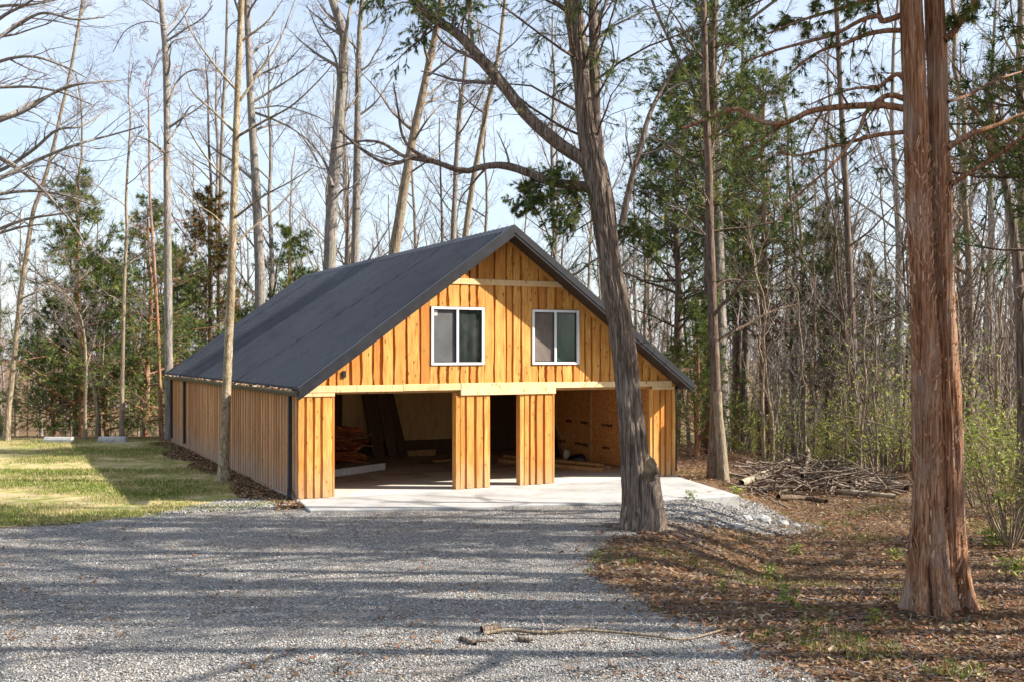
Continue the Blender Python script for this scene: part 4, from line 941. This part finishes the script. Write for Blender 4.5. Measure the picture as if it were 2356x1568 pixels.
SAP = [proto_bare(560+i, *a, twlv=(6, 4, 0)) for i, a in enumerate([(7, .045, 'bark_tan', .2, 12, .3), (5, .03, 'bark_grey', .15, 12, .35), (9, .05, 'bark_dark', .25, 12, .28)])]
CED = [proto_cedar(600+i, *a) for i, a in enumerate([(9, .12, .06, 3.0, GREENS, 'bark_cedar'), (12, .16, .30, 3.0, GREENS, 'bark_dark'), (7, .09, .05, 2.6, GREENS, 'bark_cedar'), (13, .17, .42, 3.4, GREENS, 'bark_dark'), (10, .12, .2, 2.4, np.vstack([RUSTS, GREENS[1:3]]), 'bark_dark'), (14, .18, .30, 3.6, GREENS, 'bark_cedar')])]
_pc = {}
def plant(kind, idx, x, y, s, rzv, label, cat='tree', group=None, name=None, mats=None):
    key = (kind, idx); z = float(terrain(x, y))
    pr = {'bare': BARE, 'sap': SAP, 'ced': CED}[kind][idx]
    t_ = thing(name or {'bare': 'bare_tree', 'sap': 'bare_sapling', 'ced': 'evergreen_cedar'}[kind], label, cat, (x, y, z-.02), rzv, group); t_.scale = (s, s, s*(1 if kind != 'x' else 1))
    o = ob('trunk', pr[0], pr[-1], t_); ob('crown', pr[1], M['twig'] if kind != 'ced' else M['bark_dark'], t_)
    if kind == 'ced': ob('foliage', pr[2], M['needle'], t_)
    return t_
def X(px, Y): return (px-CX2)/F2*Y
rp = np.random.default_rng(77)
# cedars at the end of the lawn (pixel, depth, kind, height scale)
CL = [(188, 38.5, 0, 9.6, 'tallest pointed cedar at the end of the lawn'), (335, 39.5, 0, 8.9, 'pointed cedar between lawn and the barn corner'), (128, 39.0, 2, 5.2, 'low dark cedar left of the tallest pointed one'), (250, 40.5, 2, 7.0, 'full cedar between the two pointed cedars'), (400, 43, 0, 8.0, 'yellowish cedar behind the tall corner tree'), (655, 47, 0, 9.8, 'green cedar showing over the left roof slope'), (488, 44, 4, 10.5, 'rusty half-dead evergreen left of the slender tree'), (540, 46, 2, 6.0, 'small green cedar just above the roof edge')]
for px, Y, k, hgt, lab in CL:
    H0 = [9, 12, 7, 13, 10, 14][k]; x_ = X(px, Y); gz = float(terrain(x_, Y)); plant('ced', k, x_, Y, (hgt)/H0, rp.random()*6.28, lab)
# woods on the right: cedars
CR = [(1632, 30.5, 3, 15, 'tall cedar with dark trunk just right of the barn'), (1545, 33, 1, 12, 'cedar rising behind the right roof slope'), (1690, 37, 3, 13, 'open cedar just right of the dark straight trunk'), (1900, 35, 1, 9, 'small cedar left of the brown straight trunk'), (1760, 35, 5, 13, 'wide cedar between the barn and the brown straight trunk'), (2010, 38, 1, 8.0, 'middling cedar left of the twin-trunked red cedar'), (1600, 29.5, 2, 4.5, 'low young cedar at the right corner of the barn'), (1950, 46, 0, 7, 'small far cedar behind the brush pile')]
for px, Y, k, hgt, lab in CR:
    H0 = [9, 12, 7, 13, 10, 14][k]; plant('ced', k, X(px, Y), Y, hgt/H0, rp.random()*6.28, lab)
# named straight trunks on the right
RT = [([(1642, 1101), (1643, 1000), (1646, 880), (1640, 760), (1636, 640), (1632, 500), (1628, 350), (1622, 200), (1618, 0)], 27, 'bark_dark', 'dark straight trunk at the end of the concrete apron'),
      ([(1662, 1106), (1659, 1040), (1652, 960), (1650, 900)], 26, 'bark_tan', 'pale broken snag beside the dark straight trunk'),
      ([(1974, 1094), (1970, 980), (1966, 880), (1960, 760), (1952, 600), (1946, 450), (1938, 300), (1930, 150), (1920, -60)], 20, 'bark_oak', 'brown straight trunk behind the brush pile'),
      ([(2352, 1130), (2352, 960), (2350, 800), (2342, 640), (2330, 520), (2312, 420), (2290, 320), (2270, 200)], 27, 'bark_oak', 'crooked brown trunk at the right edge of the picture')]
for i, (pts, wpx, bk, lab) in enumerate(RT):
    r_ = np.random.default_rng(900+i); g = G(*pts[0]); Y = g[1] if i < 3 else 20.0
    tr_ = pxpath(pts, Y); rad = np.linspace(wpx/2, wpx/2*(.5 if i != 1 else .7), len(pts))/F2*Y
    bb = tr_[0].copy(); bb[2] = float(terrain(bb[0], bb[1])); tr_[0, 2] = bb[2]-.06
    lm = far_limbs(r_, tr_, rad, 10, .35, .98, 1.2, 3.0, .03) if i != 1 else []
    key_tree('woodland_tree' if i != 1 else 'tree_snag', lab, bb, tr_, rad, M[bk], lm, [(7, .15, 1, .8, .4, 6, .02, .18, .5, .005, 4), (4, .15, 1, .7, .5, 4, .02, .2, .55, .004, 3)] if lm else None, 950+i, 18, .07, 11, 2, .35, dens=90)
# bare woodland trees one can tell apart only by place
def clear(x, y, pad=1.2):
    l = Bl(np.array([x, y, 0])); return not (-pad-.6 < l[0] < W+pad and -6 < l[1] < L+pad)
BK = ['tall grey', 'slender tan', 'stout grey', 'thin tan', 'dark-barked', 'slim grey', 'many-branched tan']; SK = ['tan', 'small grey', 'dark']; HK = ['middling', 'low', 'tall']
def sec_r(px): return 'between the barn and the brush pile' if px < 1800 else ('behind the brush pile' if px < 2090 else 'right of the twin-trunked cedar')
def sec_b(px): return 'left of the stout forked tree' if px < 757 else ('between stout forked tree and roof peak' if px < 1190 else 'right of the roof peak')
def sec_l(px): return 'left of the tallest pointed cedar' if px < 188 else 'between tallest pointed cedar and barn'
for i in range(50):
    px = 1590+780*rp.random(); Y = 30+46*rp.random(); x_ = X(px, Y)
    if not clear(x_, Y): continue
    k = int(rp.integers(0, 7)); plant('bare', k, x_, Y, .7+.45*rp.random(), rp.random()*6.28, BK[k]+' bare tree in the woods '+sec_r(px), group='bare trees in the woods on the right')
for i in range(40):
    px = 400+1150*rp.random(); Y = 45+32*rp.random(); x_ = X(px, Y)
    if not clear(x_, Y): continue
    k = int(rp.integers(0, 7)); plant('bare', k, x_, Y, .65+.4*rp.random(), rp.random()*6.28, BK[k]+' bare tree seen over the roof '+sec_b(px), group='bare trees behind the barn')
for i in range(30):
    px = -60+480*rp.random(); Y = 42+34*rp.random(); x_ = X(px, Y)
    k = int(rp.integers(0, 7)); plant('bare', k, x_, Y, .40+.35*rp.random(), rp.random()*6.28, BK[k]+' bare tree beyond the lawn '+sec_l(px), group='bare trees beyond the lawn')
for i in range(105):
    px = 1580+790*rp.random(); Y = 27.5+16*rp.random(); x_ = X(px, Y)
    if not clear(x_, Y, .8): continue
    k = int(rp.integers(0, 3)); plant('sap', k, x_, Y, .7+.5*rp.random(), rp.random()*6.28, SK[k]+' bare sapling in the undergrowth '+sec_r(px), cat='sapling', group='bare saplings in the right woods')
# trees past the right edge that throw the long shadows over the drive
for i, (x_, y_, k, s) in enumerate([(8.5, 16.4, 3, .95)]):
    plant('ced', k, x_, y_, s, rp.random()*6.28, ['cedar just past the right edge beside the red cedar', 'tall cedar farthest past the right edge', 'slim cedar past the right edge shading the far drive'][i])
for i, (x_, y_, k, s) in enumerate([(8.7, 9.9, 1, 1.0), (12.5, 10.7, 4, 1.05), (9.6, 11.6, 2, .8), (13.0, 12.4, 6, 1.0), (9.2, 13.6, 0, .8), (12.0, 14.4, 2, .95), (16.5, 15.6, 0, 1.0), (11.0, 16.2, 4, .9), (12.8, 19.2, 0, .9), (14.5, 18.2, 1, 1.0), (18.5, 11.2, 2, 1.0), (10.4, 12.9, 2, 1.05), (14.0, 11.2, 2, 1.1), (10.0, 14.9, 2, 1.0), (15.0, 17.0, 2, 1.1)]):
    plant('bare', k, x_, y_, s, rp.random()*6.28, 'bare tree standing past the right edge of the picture', group='bare trees past the right edge')
# trees right of the viewer, seen only as reflections in the gable windows
for i, (x_, y_, k, s) in enumerate([(16.5, 7.0, 3, 1.0), (20, 5.5, 1, 1.1), (24, 4.2, 5, 1.0), (29, 1.5, 5, 1.1)]):
    plant('ced', k, x_, y_, s, rp.random()*6.28, 'cedar right of the viewer, mirrored in the gable windows', group='cedars right of the viewer')
# far woodland: one mass
def far_wood():
    r = np.random.default_rng(1234); V = []; Q = []; n = 0
    lows = []
    for s in range(4):
        rr_ = np.random.default_rng(40+s); z = np.linspace(0, 1, 6); tr_ = np.stack([.3*np.cumsum(rr_.normal(size=6))*z, .3*np.cumsum(rr_.normal(size=6))*z, z*15], -1); rad = .16*(1-.85*z)+.02
        mb = MB(); mb.tube(tr_[None], rad[None], 5); A, RA = grow(tr_[None], rad[None], 14, .25, .97, .7, .30, 5, .08, .12, .5, rr_, minr=.025); mb.tube(A, RA, 3)
        B_, RB = grow(A, RA, 10, .15, 1, .7, .42, 2, .06, .15, .5, rr_, minr=.014); mb.tube(B_, RB, 3); lows.append((np.vstack(mb.V), np.vstack(mb.Q)))
    C = []
    for i in range(220):
        Y = 72+110*r.random(); px = -150+2650*r.random(); x_ = X(px, Y); v, q = lows[int(r.integers(0, 4))]; a = r.random()*6.28; s = .65+.45*r.random()
        R_ = np.array([[math.cos(a), -math.sin(a), 0], [math.sin(a), math.cos(a), 0], [0, 0, 1]])*s
        V.append(v@R_.T+[x_, Y, float(terrain(x_, Y))-.3]); Q.append(q+n); n += len(v)
    return mesh_np('far_woodland', np.vstack(V), np.vstack(Q))
fwd = tag(ob('far_woodland', far_wood(), M['twig'], kind='stuff'), 'distant bare woodland closing the view behind barn and lawn')

# ------------------------------------------------------------------ undergrowth
def proto_shrub(seed, H, pal, nst=14, leaves=2):
    r = np.random.default_rng(seed); a = r.random(nst)*6.28
    d = np.stack([np.cos(a)*.45, np.sin(a)*.45, np.ones(nst)], -1); base = np.stack([np.cos(a), np.sin(a), 0*a], -1)*.15*r.random((nst, 1)); pts = [base]; st = H/6*(.6+.6*r.random((nst, 1)))
    for j in range(6): pts.append(pts[-1]+d/np.linalg.norm(d, axis=1, keepdims=True)*st); d = d+r.normal(size=d.shape)*.16
    A = np.stack(pts, 1); RA = .014*np.linspace(1, .3, 7)[None]*np.ones((nst, 1)); ms = MB(); ms.tube(A, RA, 4)
    Bp, RB = grow(A, RA, 8, .2, 1, .8, .38, 5, .03, .18, .5, r, minr=.004); ms.tube(Bp, RB, 3)
    Cp, RC = grow(Bp, RB, 5, .1, 1, .8, .5, 4, .0, .2, .6, r, minr=.003)
    n = len(Cp)*leaves; b = Cp[:, 1:].reshape(-1, 3); b = b[r.integers(0, len(b), n)]+r.normal(size=(n, 3))*.04
    R_ = rots(n, r, 1.2); v = lf_v[None]*(.05+.035*r.random((n, 1, 1))); V = np.einsum('nij,nkj->nki', R_, v)+b[:, None]
    c = np.repeat(pal[r.integers(0, len(pal), n)]*(.7+.6*r.random((n, 1))), 4, 0)
    return ms.mesh('stems'), mesh_np('leaves', V.reshape(-1, 3), np.arange(4*n).reshape(-1, 4), col=c)
LEAFG = np.array([[.30, .34, .06], [.22, .28, .05], [.40, .41, .09], [.17, .22, .05], [.34, .28, .12]])
SHR = [proto_shrub(700, 2.6, LEAFG), proto_shrub(701, 1.8, LEAFG, 12), proto_shrub(702, 3.8, LEAFG, 16)]
for i in range(58):
    px = 1590+800*rp.random(); Y = 28+24*rp.random()
    if px > 2200 and rp.random() < .35: Y = 17+9*rp.random()
    x_ = X(px, Y)
    if not clear(x_, Y, .8): continue
    k = int(rp.integers(0, 3)); s = .65+.6*rp.random(); t_ = thing('green_shrub', HK[k]+' leafing green shrub '+sec_r(px), 'shrub', (x_, Y, float(terrain(x_, Y))-.02), rp.random()*6.28, 'green shrubs in the right undergrowth'); t_.scale = (s, s, s)
    ob('stems', SHR[k][0], M['bark_tan'], t_); ob('leaves', SHR[k][1], M['leaf'], t_)
for i in range(6):
    px = -60+440*rp.random(); Y = 37.5+6*rp.random(); x_ = X(px, Y); k = int(rp.integers(0, 2)); s = .5+.5*rp.random()
    t_ = thing('green_shrub', HK[k]+' green shrub past the lawn '+sec_l(px), 'shrub', (x_, Y, float(terrain(x_, Y))-.02), rp.random()*6.28, 'green shrubs past the lawn'); t_.scale = (s, s, s)
    ob('stems', SHR[k][0], M['bark_tan'], t_); ob('leaves', SHR[k][1], M['leaf'], t_)

# ------------------------------------------------------------------ parking stops, logs, rocks, sticks
for i, (a, b) in enumerate((((103, 1017), (170, 1017)), ((228, 1016), (292, 1016)))):
    A = G(*a); Bb = G(*b); Bb[1] = A[1]; ln = Bb[0]-A[0]; z0 = float(terrain(A[0], A[1]))-.02
    pr = [(-.12, 0), (.12, 0), (.12, .12), (.08, .21), (-.08, .21), (-.12, .12)]
    V = [[x_, y_, z_] for x_ in (0, ln) for y_, z_ in pr]; m_ = bpy.data.meshes.new('parking_stop'); m_.from_pydata(V, [], [list(range(6)), list(range(6, 12))[::-1]]+[[q, q+6, (q+1) % 6+6, (q+1) % 6] for q in range(6)])
    o = ob('parking_stop', m_, M['rock'], loc=(A[0], A[1], z0)); bevel(o, .012); tag(o, ['left concrete parking stop at the far end of lawn', 'right concrete parking stop nearest the barn'][i], 'parking stop')
def log(pts, r0, r1, label, name='fallen_log', seed=0, cat='log', m='log', sides=14):
    p_ = spline(np.array(pts), 24); b = p_[0].copy(); V, Q = dense_trunk2(p_-b, np.linspace(r0, r1, 24), sides, seed)
    o = ob(name, mesh_np(name, V, Q, smooth=True), M[m], loc=b); return tag(o, label, cat)
def dense_trunk2(path, rad, sides, seed):
    V, Q = tubes(path[None], rad[None], sides); k = len(path); Vv = V.reshape(k, sides, 3); s = np.arange(k)[:, None]; a = np.arange(sides)[None]
    nz = 1+.22*(vnoise(a*4/sides*1.0, s*.5, seed, 4)-.5)+.12*(vnoise(a*8/sides, s*1.3, seed+1, 8)-.5); Vv = path[:, None]+(Vv-path[:, None])*nz[..., None]
    c0, c1 = path[0], path[-1]; n = k*sides; V = np.vstack([Vv.reshape(-1, 3), c0, c1]); a = np.arange(sides)
    q0 = np.stack([np.full(sides, n), (a+1) % sides, a, a], -1); 
    return V, np.vstack([Q, ])
def gp(px, py, up=0.0):
    g = G(px, py); g[2] += up; return g
log([gp(1705, 1122, .12), gp(1760, 1108, .22), gp(1800, 1096, .4), gp(1840, 1094, .45)], .08, .10, 'long bleached log at the left end of the brush pile', seed=3)
log([gp(1832, 1098, .42), gp(1880, 1100, .40), gp(1930, 1108, .35), gp(1985, 1116, .25)], .15, .10, 'thick pale log on top of the brush pile', seed=5)
log([gp(1790, 1150, .08), gp(1850, 1153, .09), gp(1900, 1160, .08)], .07, .06, 'short dark log lying before the brush pile', seed=7, m='bark_dark')
log([gp(1960, 1128, .15), gp(2020, 1122, .2), gp(2085, 1136, .15)], .12, .09, 'pale log running behind the red cedar', seed=9)
log([gp(1845, 1130, .4), gp(1860, 1110, .75), gp(1850, 1098, .95), gp(1838, 1092, 1.0)], .05, .045, 'bent pale branch arching up from the brush pile', seed=11, cat='branch', name='bent_branch')
log([gp(1925, 1140, .12), gp(2000, 1146, .12), gp(2060, 1150, .1)], .06, .05, 'grey pole on the ground in front of the pile', seed=12)
rr_ = np.random.default_rng(19); mb = MB()
for i in range(280):
    c = gp(1715+340*rr_.random(), 1104+40*rr_.random()); a = rr_.random()*3.14; ln = .5+1.5*rr_.random(); n_ = 5; tt = np.linspace(-.5, .5, n_)[:, None]*ln
    hgt = .04+.75*rr_.random()**1.5*math.exp(-((c[0]-7.6)/2.2)**2); pts = c+tt*np.array([math.cos(a), math.sin(a), rr_.normal()*.25])+rr_.normal(size=(n_, 3))*.04+[0, 0, hgt]; pts[:, 2] = np.maximum(pts[:, 2], terrain(pts[:, 0], pts[:, 1])+.01)
    mb.tube(pts[None], np.linspace(.028, .008, n_)[None]*(.4+rr_.random()), 5)
tag(ob('brush_pile', mb.mesh('brush_pile'), M['bark_oak'], kind='stuff'), 'tangled heap of cut branches between apron and red cedar')
def rock(px, py, s, seed, label):
    r = np.random.default_rng(seed); import bmesh
    bm = bmesh.new(); bmesh.ops.create_icosphere(bm, subdivisions=2, radius=1)
    for v in bm.verts: v.co *= .75+.5*r.random(); v.co.x *= s[0]; v.co.y *= s[1]; v.co.z *= s[2]
    m_ = bpy.data.meshes.new('rock'); bm.to_mesh(m_); bm.free(); g = gp(px, py, s[2]*.35); tag(ob('rock', m_, M['rock'], loc=g), label, 'rock')
rock(1752, 1200, (.17, .12, .11), 1, 'largest pale rock at the foot of the gravel bank'); rock(1716, 1196, (.11, .09, .08), 2, 'small brownish rock left of the largest pale rock'); rock(1800, 1206, (.14, .1, .07), 3, 'flat rock right of the largest pale rock'); rock(1830, 1212, (.09, .08, .06), 4, 'rightmost small rock of the gravel bank'); rock(1690, 1212, (.16, .1, .06), 5, 'low flat rock nearest the shade tree')
# fallen branch lying across the gravel edge
fb = [gp(1112, 1462, .03), gp(1170, 1458, .05), gp(1240, 1462, .04), gp(1330, 1458, .05), gp(1420, 1462, .04), gp(1500, 1470, .04), gp(1570, 1478, .04), gp(1640, 1464, .05), gp(1690, 1450, .06)]
bt = thing('fallen_branch', 'long fallen branch with upright twigs across the gravel edge', 'branch', fb[0]); p_ = spline(np.array(fb), 40)-fb[0]; R_ = np.linspace(.022, .009, 40)
ob('stem', mesh_np('stem', *tubes(p_[None], R_[None], 8), smooth=True), M['bark_tan'], bt); mb = MB()
A, RA = grow(p_[None], R_[None], 12, .2, 1, .9, .10, 6, .12, .2, .5, np.random.default_rng(4), minr=.005, bias=(0, 0, 2.5))
for i in range(len(A)):
    mb = MB(); mb.tube(A[i:i+1], RA[i:i+1], 5); B_, RB = grow(A[i:i+1], RA[i:i+1], 3, .3, .9, .7, .5, 4, .08, .2, .6, np.random.default_rng(5+i), minr=.003); mb.tube(B_, RB, 3); ob('twig', mb.mesh('twig'), M['twig'], bt)
for i, (a, b, r_, lab) in enumerate([((1108, 1458), (1150, 1452), .045, 'thick reddish wood chunk at the left end of branch'), ((1060, 1473), (1092, 1487), .028, 'small broken stick left below the fallen branch'), ((1185, 1476), (1222, 1479), .032, 'short brown stick below the fallen branch'), ((1072, 1481), (1140, 1476), .02, 'thin dark stick just below the wood chunk'), ((905, 1172), (985, 1169), .016, 'long thin stick lying at the apron edge')]):
    log([gp(*a, r_), (gp(*a, r_)+gp(*b, r_))/2+[0, 0, .01], gp(*b, r_)], r_, r_*.8, lab, 'broken_stick', 60+i, 'stick', 'bark_oak', 8)
for i, q in enumerate([[(1520, 1420), (1640, 1424), (1760, 1416), (1850, 1420)], [(1860, 1300), (1930, 1292), (2010, 1288)], [(1390, 1252), (1480, 1240), (1560, 1232), (1640, 1236)], [(1560, 1250), (1660, 1244), (1760, 1250)]]):
    log([gp(a, b, .02) for a, b in q], .014, .006, ['thin twig lying in the leaves left of the red cedar', 'pale stick on the mossy leaves', 'long dark twig at the foot of the shade tree', 'dark twig right of the shade tree on the leaves'][i], 'fallen_stick', 80+i, 'stick', 'bark_dark', 6)
b_ = Bw(-.35, .35); pl = np.array([b_+[0, 0, .0], b_+[-.35, .05, .22], b_+[-.7, .1, .30], b_+[-1.1, .1, .48]]); 
log([G(668, 1135), G(655, 1125)+[0, 0, .2], G(630, 1118)+[0, 0, .28], G(612, 1112)+[0, 0, .4]], .012, .005, 'forked pale twig at the front left barn corner', 'fallen_stick', 91, 'stick', 'bark_pale', 6)

# ------------------------------------------------------------------ ground cover that nobody could count
rq = np.random.default_rng(99)
def pts_in(mask, x0, x1, y0, y1, n, near=True):
    out = []; tot = 0
    while tot < n:
        m = n*3; y_ = y0+(y1-y0)*rq.random(m)**(1.5 if near else 1); x_ = x0+(x1-x0)*rq.random(m)
        k = mask(x_, y_) & (np.abs(x_) < y_*.58+1.0); out.append(np.stack([x_[k], y_[k]], -1)); tot += k.sum()
        if tot == 0: break
    a = np.vstack(out)[:n]; return np.column_stack([a, terrain(a[:, 0], a[:, 1])])
def noslab(x, y):
    l = (x-BX)*ct+(y-BY)*snt; q = -(x-BX)*snt+(y-BY)*ct
    return ~((l > -.05) & (l < W+.05) & (q > -.05) & (q < L)) & ~inpoly(x, y, ap)
st_v = np.array([[1, 0, 0], [-1, .1, 0], [0, .9, .1], [.1, -.8, 0], [.1, 0, .65]]); st_f = np.array([[0, 2, 4], [2, 1, 4], [1, 3, 4], [3, 0, 4]])
n = 76000; pp = pts_in(lambda x, y: gmask(x, y) & noslab(x, y), -11, 8, 9.5, 22, n); pp[:, :2] += rq.normal(size=(len(pp), 2))*.20; pp = pp[noslab(pp[:, 0], pp[:, 1])]; n = len(pp); pp[:, 2] = terrain(pp[:, 0], pp[:, 1])+.014
gc = np.array([[.22, .215, .215], [.30, .292, .285], [.38, .365, .35], [.15, .15, .15], [.33, .285, .23], [.44, .425, .405]])
scatter('gravel', st_v, st_f, pp, rots(n, rq, .5), .009+.012*rq.random(n)**2, gc[rq.integers(0, 6, n)]*(.8+.35*rq.random((n, 1))), m=M['stone'])
bank = lambda x, y: inpoly(x, y, [tuple(G(*q)[:2]) for q in [(1520, 1140), (1690, 1143), (1760, 1165), (1850, 1205), (1900, 1215), (1700, 1222), (1530, 1210)]]) & noslab(x, y)
n = 9000; pp = pts_in(bank, 2, 9, 15, 24, n, False); n = len(pp); pp[:, 2] += .02
scatter('bank_gravel', st_v, st_f, pp, rots(n, rq, .6), .02+.035*rq.random(n)**2, gc[rq.integers(0, 6, n)]*(.55+.35*rq.random((n, 1))), m=M['stone'])
forest = lambda x, y: ~gmask(x, y) & ~lmask(x, y) & noslab(x, y)
n = 75000; pp = pts_in(lambda x, y: forest(x, y) & (x > 0), 0, 24, 9.5, 38, n); n = len(pp); pp[:, :2] += rq.normal(size=(n, 2))*.28; pp = pp[noslab(pp[:, 0], pp[:, 1])]; n = len(pp); pp[:, 2] = terrain(pp[:, 0], pp[:, 1])+.03+.02*rq.random(n)
lc = np.array([[.27, .155, .08], [.20, .11, .055], [.38, .25, .145], [.13, .07, .04], [.46, .35, .23], [.30, .125, .06]])
scatter('leaf_litter', lf_v, lf_f, pp, rots(n, rq, .55), .03+.055*rq.random(n), lc[rq.integers(0, 6, n)]*(.6+.55*rq.random((n, 1))), m=M['leaf'])
n = 1500; pp = pts_in(lambda x, y: gmask(x, y) & noslab(x, y) & (fbm(x*.9, y*.9, 61) > .50), -11, 8, 9.5, 22, n); n = len(pp); pp[:, 2] += .03
scatter('stray_leaves', lf_v, lf_f, pp, rots(n, rq, .4), .03+.04*rq.random(n), lc[rq.integers(0, 6, n)]*(.6+.5*rq.random((n, 1))), m=M['leaf'])
# twigs strewn over the forest floor
n = 5200; pp = pts_in(lambda x, y: forest(x, y) & (x > 0), 0, 18, 9.5, 32, n); n = len(pp); a = rq.random(n)*6.28; ln = .12+.5*rq.random(n)**2
d = np.stack([np.cos(a), np.sin(a), .12*rq.normal(size=n)], -1); tw_ = np.stack([pp+[0, 0, .02]-d*ln[:, None]/2, pp+[0, 0, .035]+rq.normal(size=(n, 3))*.015, pp+[0, 0, .02]+d*ln[:, None]/2], 1)
tg = mesh_np('twig_litter', *tubes(tw_, np.tile(np.array([.006, .005, .003]), (n, 1))*(.6+.9*rq.random((n, 1))), 3), smooth=True); tag(ob('twig_litter', tg, M['twig'], kind='stuff'), 'fine twigs strewn over the leaf litter')
# debris strip along the left wall
strip = lambda x, y: (lambda l, q: (l > -.45-.5*vnoise(q*.8, q*0, 3)) & (l < -.03) & (q > -.9) & (q < L))((x-BX)*ct+(y-BY)*snt, -(x-BX)*snt+(y-BY)*ct)
n = 9000; pp = pts_in(strip, -13, -3, 19, 36, n, False); n = len(pp); pp[:, 2] += .015+.03*rq.random(n)
scatter('wall_debris', lf_v, lf_f, pp, rots(n, rq, .7), .03+.07*rq.random(n), (lc*.8)[rq.integers(0, 6, n)]*(.5+.7*rq.random((n, 1))), m=M['attr'])
n = 3000; pp = pts_in(lambda x, y: inpoly(x, y, [tuple(G(*q)[:2]) for q in [(330, 1186), (520, 1150), (690, 1140), (700, 1163), (560, 1172)]]), -9, -3, 18, 22, n, False); n = len(pp); pp[:, 2] += .02
scatter('corner_gravel', st_v, st_f, pp, rots(n, rq, .6), .015+.025*rq.random(n)**2, gc[rq.integers(0, 6, n)]*(.8+.35*rq.random((n, 1))), m=M['stone'])
# grass
gr_v = np.array([[-.5, 0, 0], [.5, 0, 0], [.2, .35, 1.0]]); gr_f = np.array([[0, 1, 2]])
gcol = np.array([[.11, .17, .025], [.17, .22, .035], [.34, .30, .11], [.44, .37, .19], [.08, .13, .02], [.23, .25, .05]])
n = 60000; pp = pts_in(lambda x, y: lmask(x, y) & ((fbm(x*.55, y*.8, 71)+.16*rq.random(np.shape(x))) > .54), -20, -3.5, 16, 37, n, True); n = len(pp)
gn = fbm(pp[:, 0]*.55, pp[:, 1]*.8, 71)-.06; ci = np.where(gn+.22*(rq.random(n)-.5) > .53, rq.choice([0, 1, 4, 5], n), rq.choice([2, 3, 5, 3], n))
scatter('grass', gr_v, gr_f, pp, rots(n, rq, .5), np.stack([.012+.012*rq.random(n), .05+.02*rq.random(n), .035+.055*rq.random(n)], -1), gcol[ci]*(.75+.5*rq.random((n, 1))), m=M['leaf'])
tag(bpy.data.objects['grass'], 'patchy spring grass and straw on the lawn', kind='stuff')
n = 6000; pp = pts_in(lambda x, y: forest(x, y) & (x > 0) & (fbm(x*1.2, y*1.2, 91) > .58), 1, 16, 9.5, 26, n); n = len(pp)
scatter('grass_tufts', gr_v, gr_f, pp, rots(n, rq, .5), np.stack([.012+.01*rq.random(n), .05+.02*rq.random(n), .05+.09*rq.random(n)], -1), gcol[rq.choice([0, 1, 4, 5, 2], n)]*(.75+.5*rq.random((n, 1))), m=M['leaf'])
for nm, lb in (('gravel', 'crushed grey stone spread over the driveway'), ('bank_gravel', 'coarse broken stone on the bank beside the apron'), ('leaf_litter', 'brown fallen leaves covering the woodland floor'), ('stray_leaves', 'scattered brown leaves blown onto the gravel'), ('wall_debris', 'leaf and bark debris along the left barn wall'), ('corner_gravel', 'loose stone at the front left barn corner'), ('grass_tufts', 'sparse green grass tufts among the dead leaves')): tag(bpy.data.objects[nm], lb)
# small leafy weeds on the forest floor
def proto_weed(seed):
    r = np.random.default_rng(seed); n = 60; b = np.stack([.03*r.normal(size=n), .03*r.normal(size=n), .02+.2*r.random(n)], -1); V = np.einsum('nij,nkj->nki', rots(n, r, 1.0), lf_v[None]*(.04+.03*r.random((n, 1, 1))))+b[:, None]+np.stack([.06*r.normal(size=n), .06*r.normal(size=n), 0*b[:, 0]], -1)[:, None]
    st_ = np.stack([np.zeros((4, 3)), r.normal(size=(4, 3))*.03+[0, 0, .11], r.normal(size=(4, 3))*.06+[0, 0, .22]], 1)
    return mesh_np('stems', *tubes(st_, np.full((4, 3), .003), 3)), mesh_np('leaves', V.reshape(-1, 3), np.arange(4*n).reshape(-1, 4), col=np.repeat(LEAFG[r.integers(0, 4, n)]*.9, 4, 0))
WD = [proto_weed(1), proto_weed(2)]
WL = [(1808, 1395, 1.2, 'bushiest leafy weed in the leaves left of the red cedar'), (1660, 1362, .8, 'small leafy weed near the gravel edge'), (1772, 1335, 1.2, 'upright weed in the middle of the leafy ground'), (1830, 1280, 1.0, 'leafy weed halfway to the brush pile'), (2010, 1435, .8, 'weed just left of the foot of the red cedar'), (2060, 1290, 1.0, 'leafy weed close left of the red cedar trunk'), (2280, 1260, 1.6, 'tall leafy weed right of the red cedar'), (2330, 1330, 1.5, 'leafy weed at the right edge of the picture'), (1690, 1150, 1.3, 'green weed at the corner of the apron'), (1590, 1150, .9, 'small weed along the apron edge on the bank')]
for i, (px, py, s, lab) in enumerate(WL):
    t_ = thing('leafy_weed', lab, 'weed', G(px, py), i*1.3); t_.scale = (s, s, s); ob('stems', WD[i % 2][0], M['bark_tan'], t_); ob('leaves', WD[i % 2][1], M['leaf'], t_)
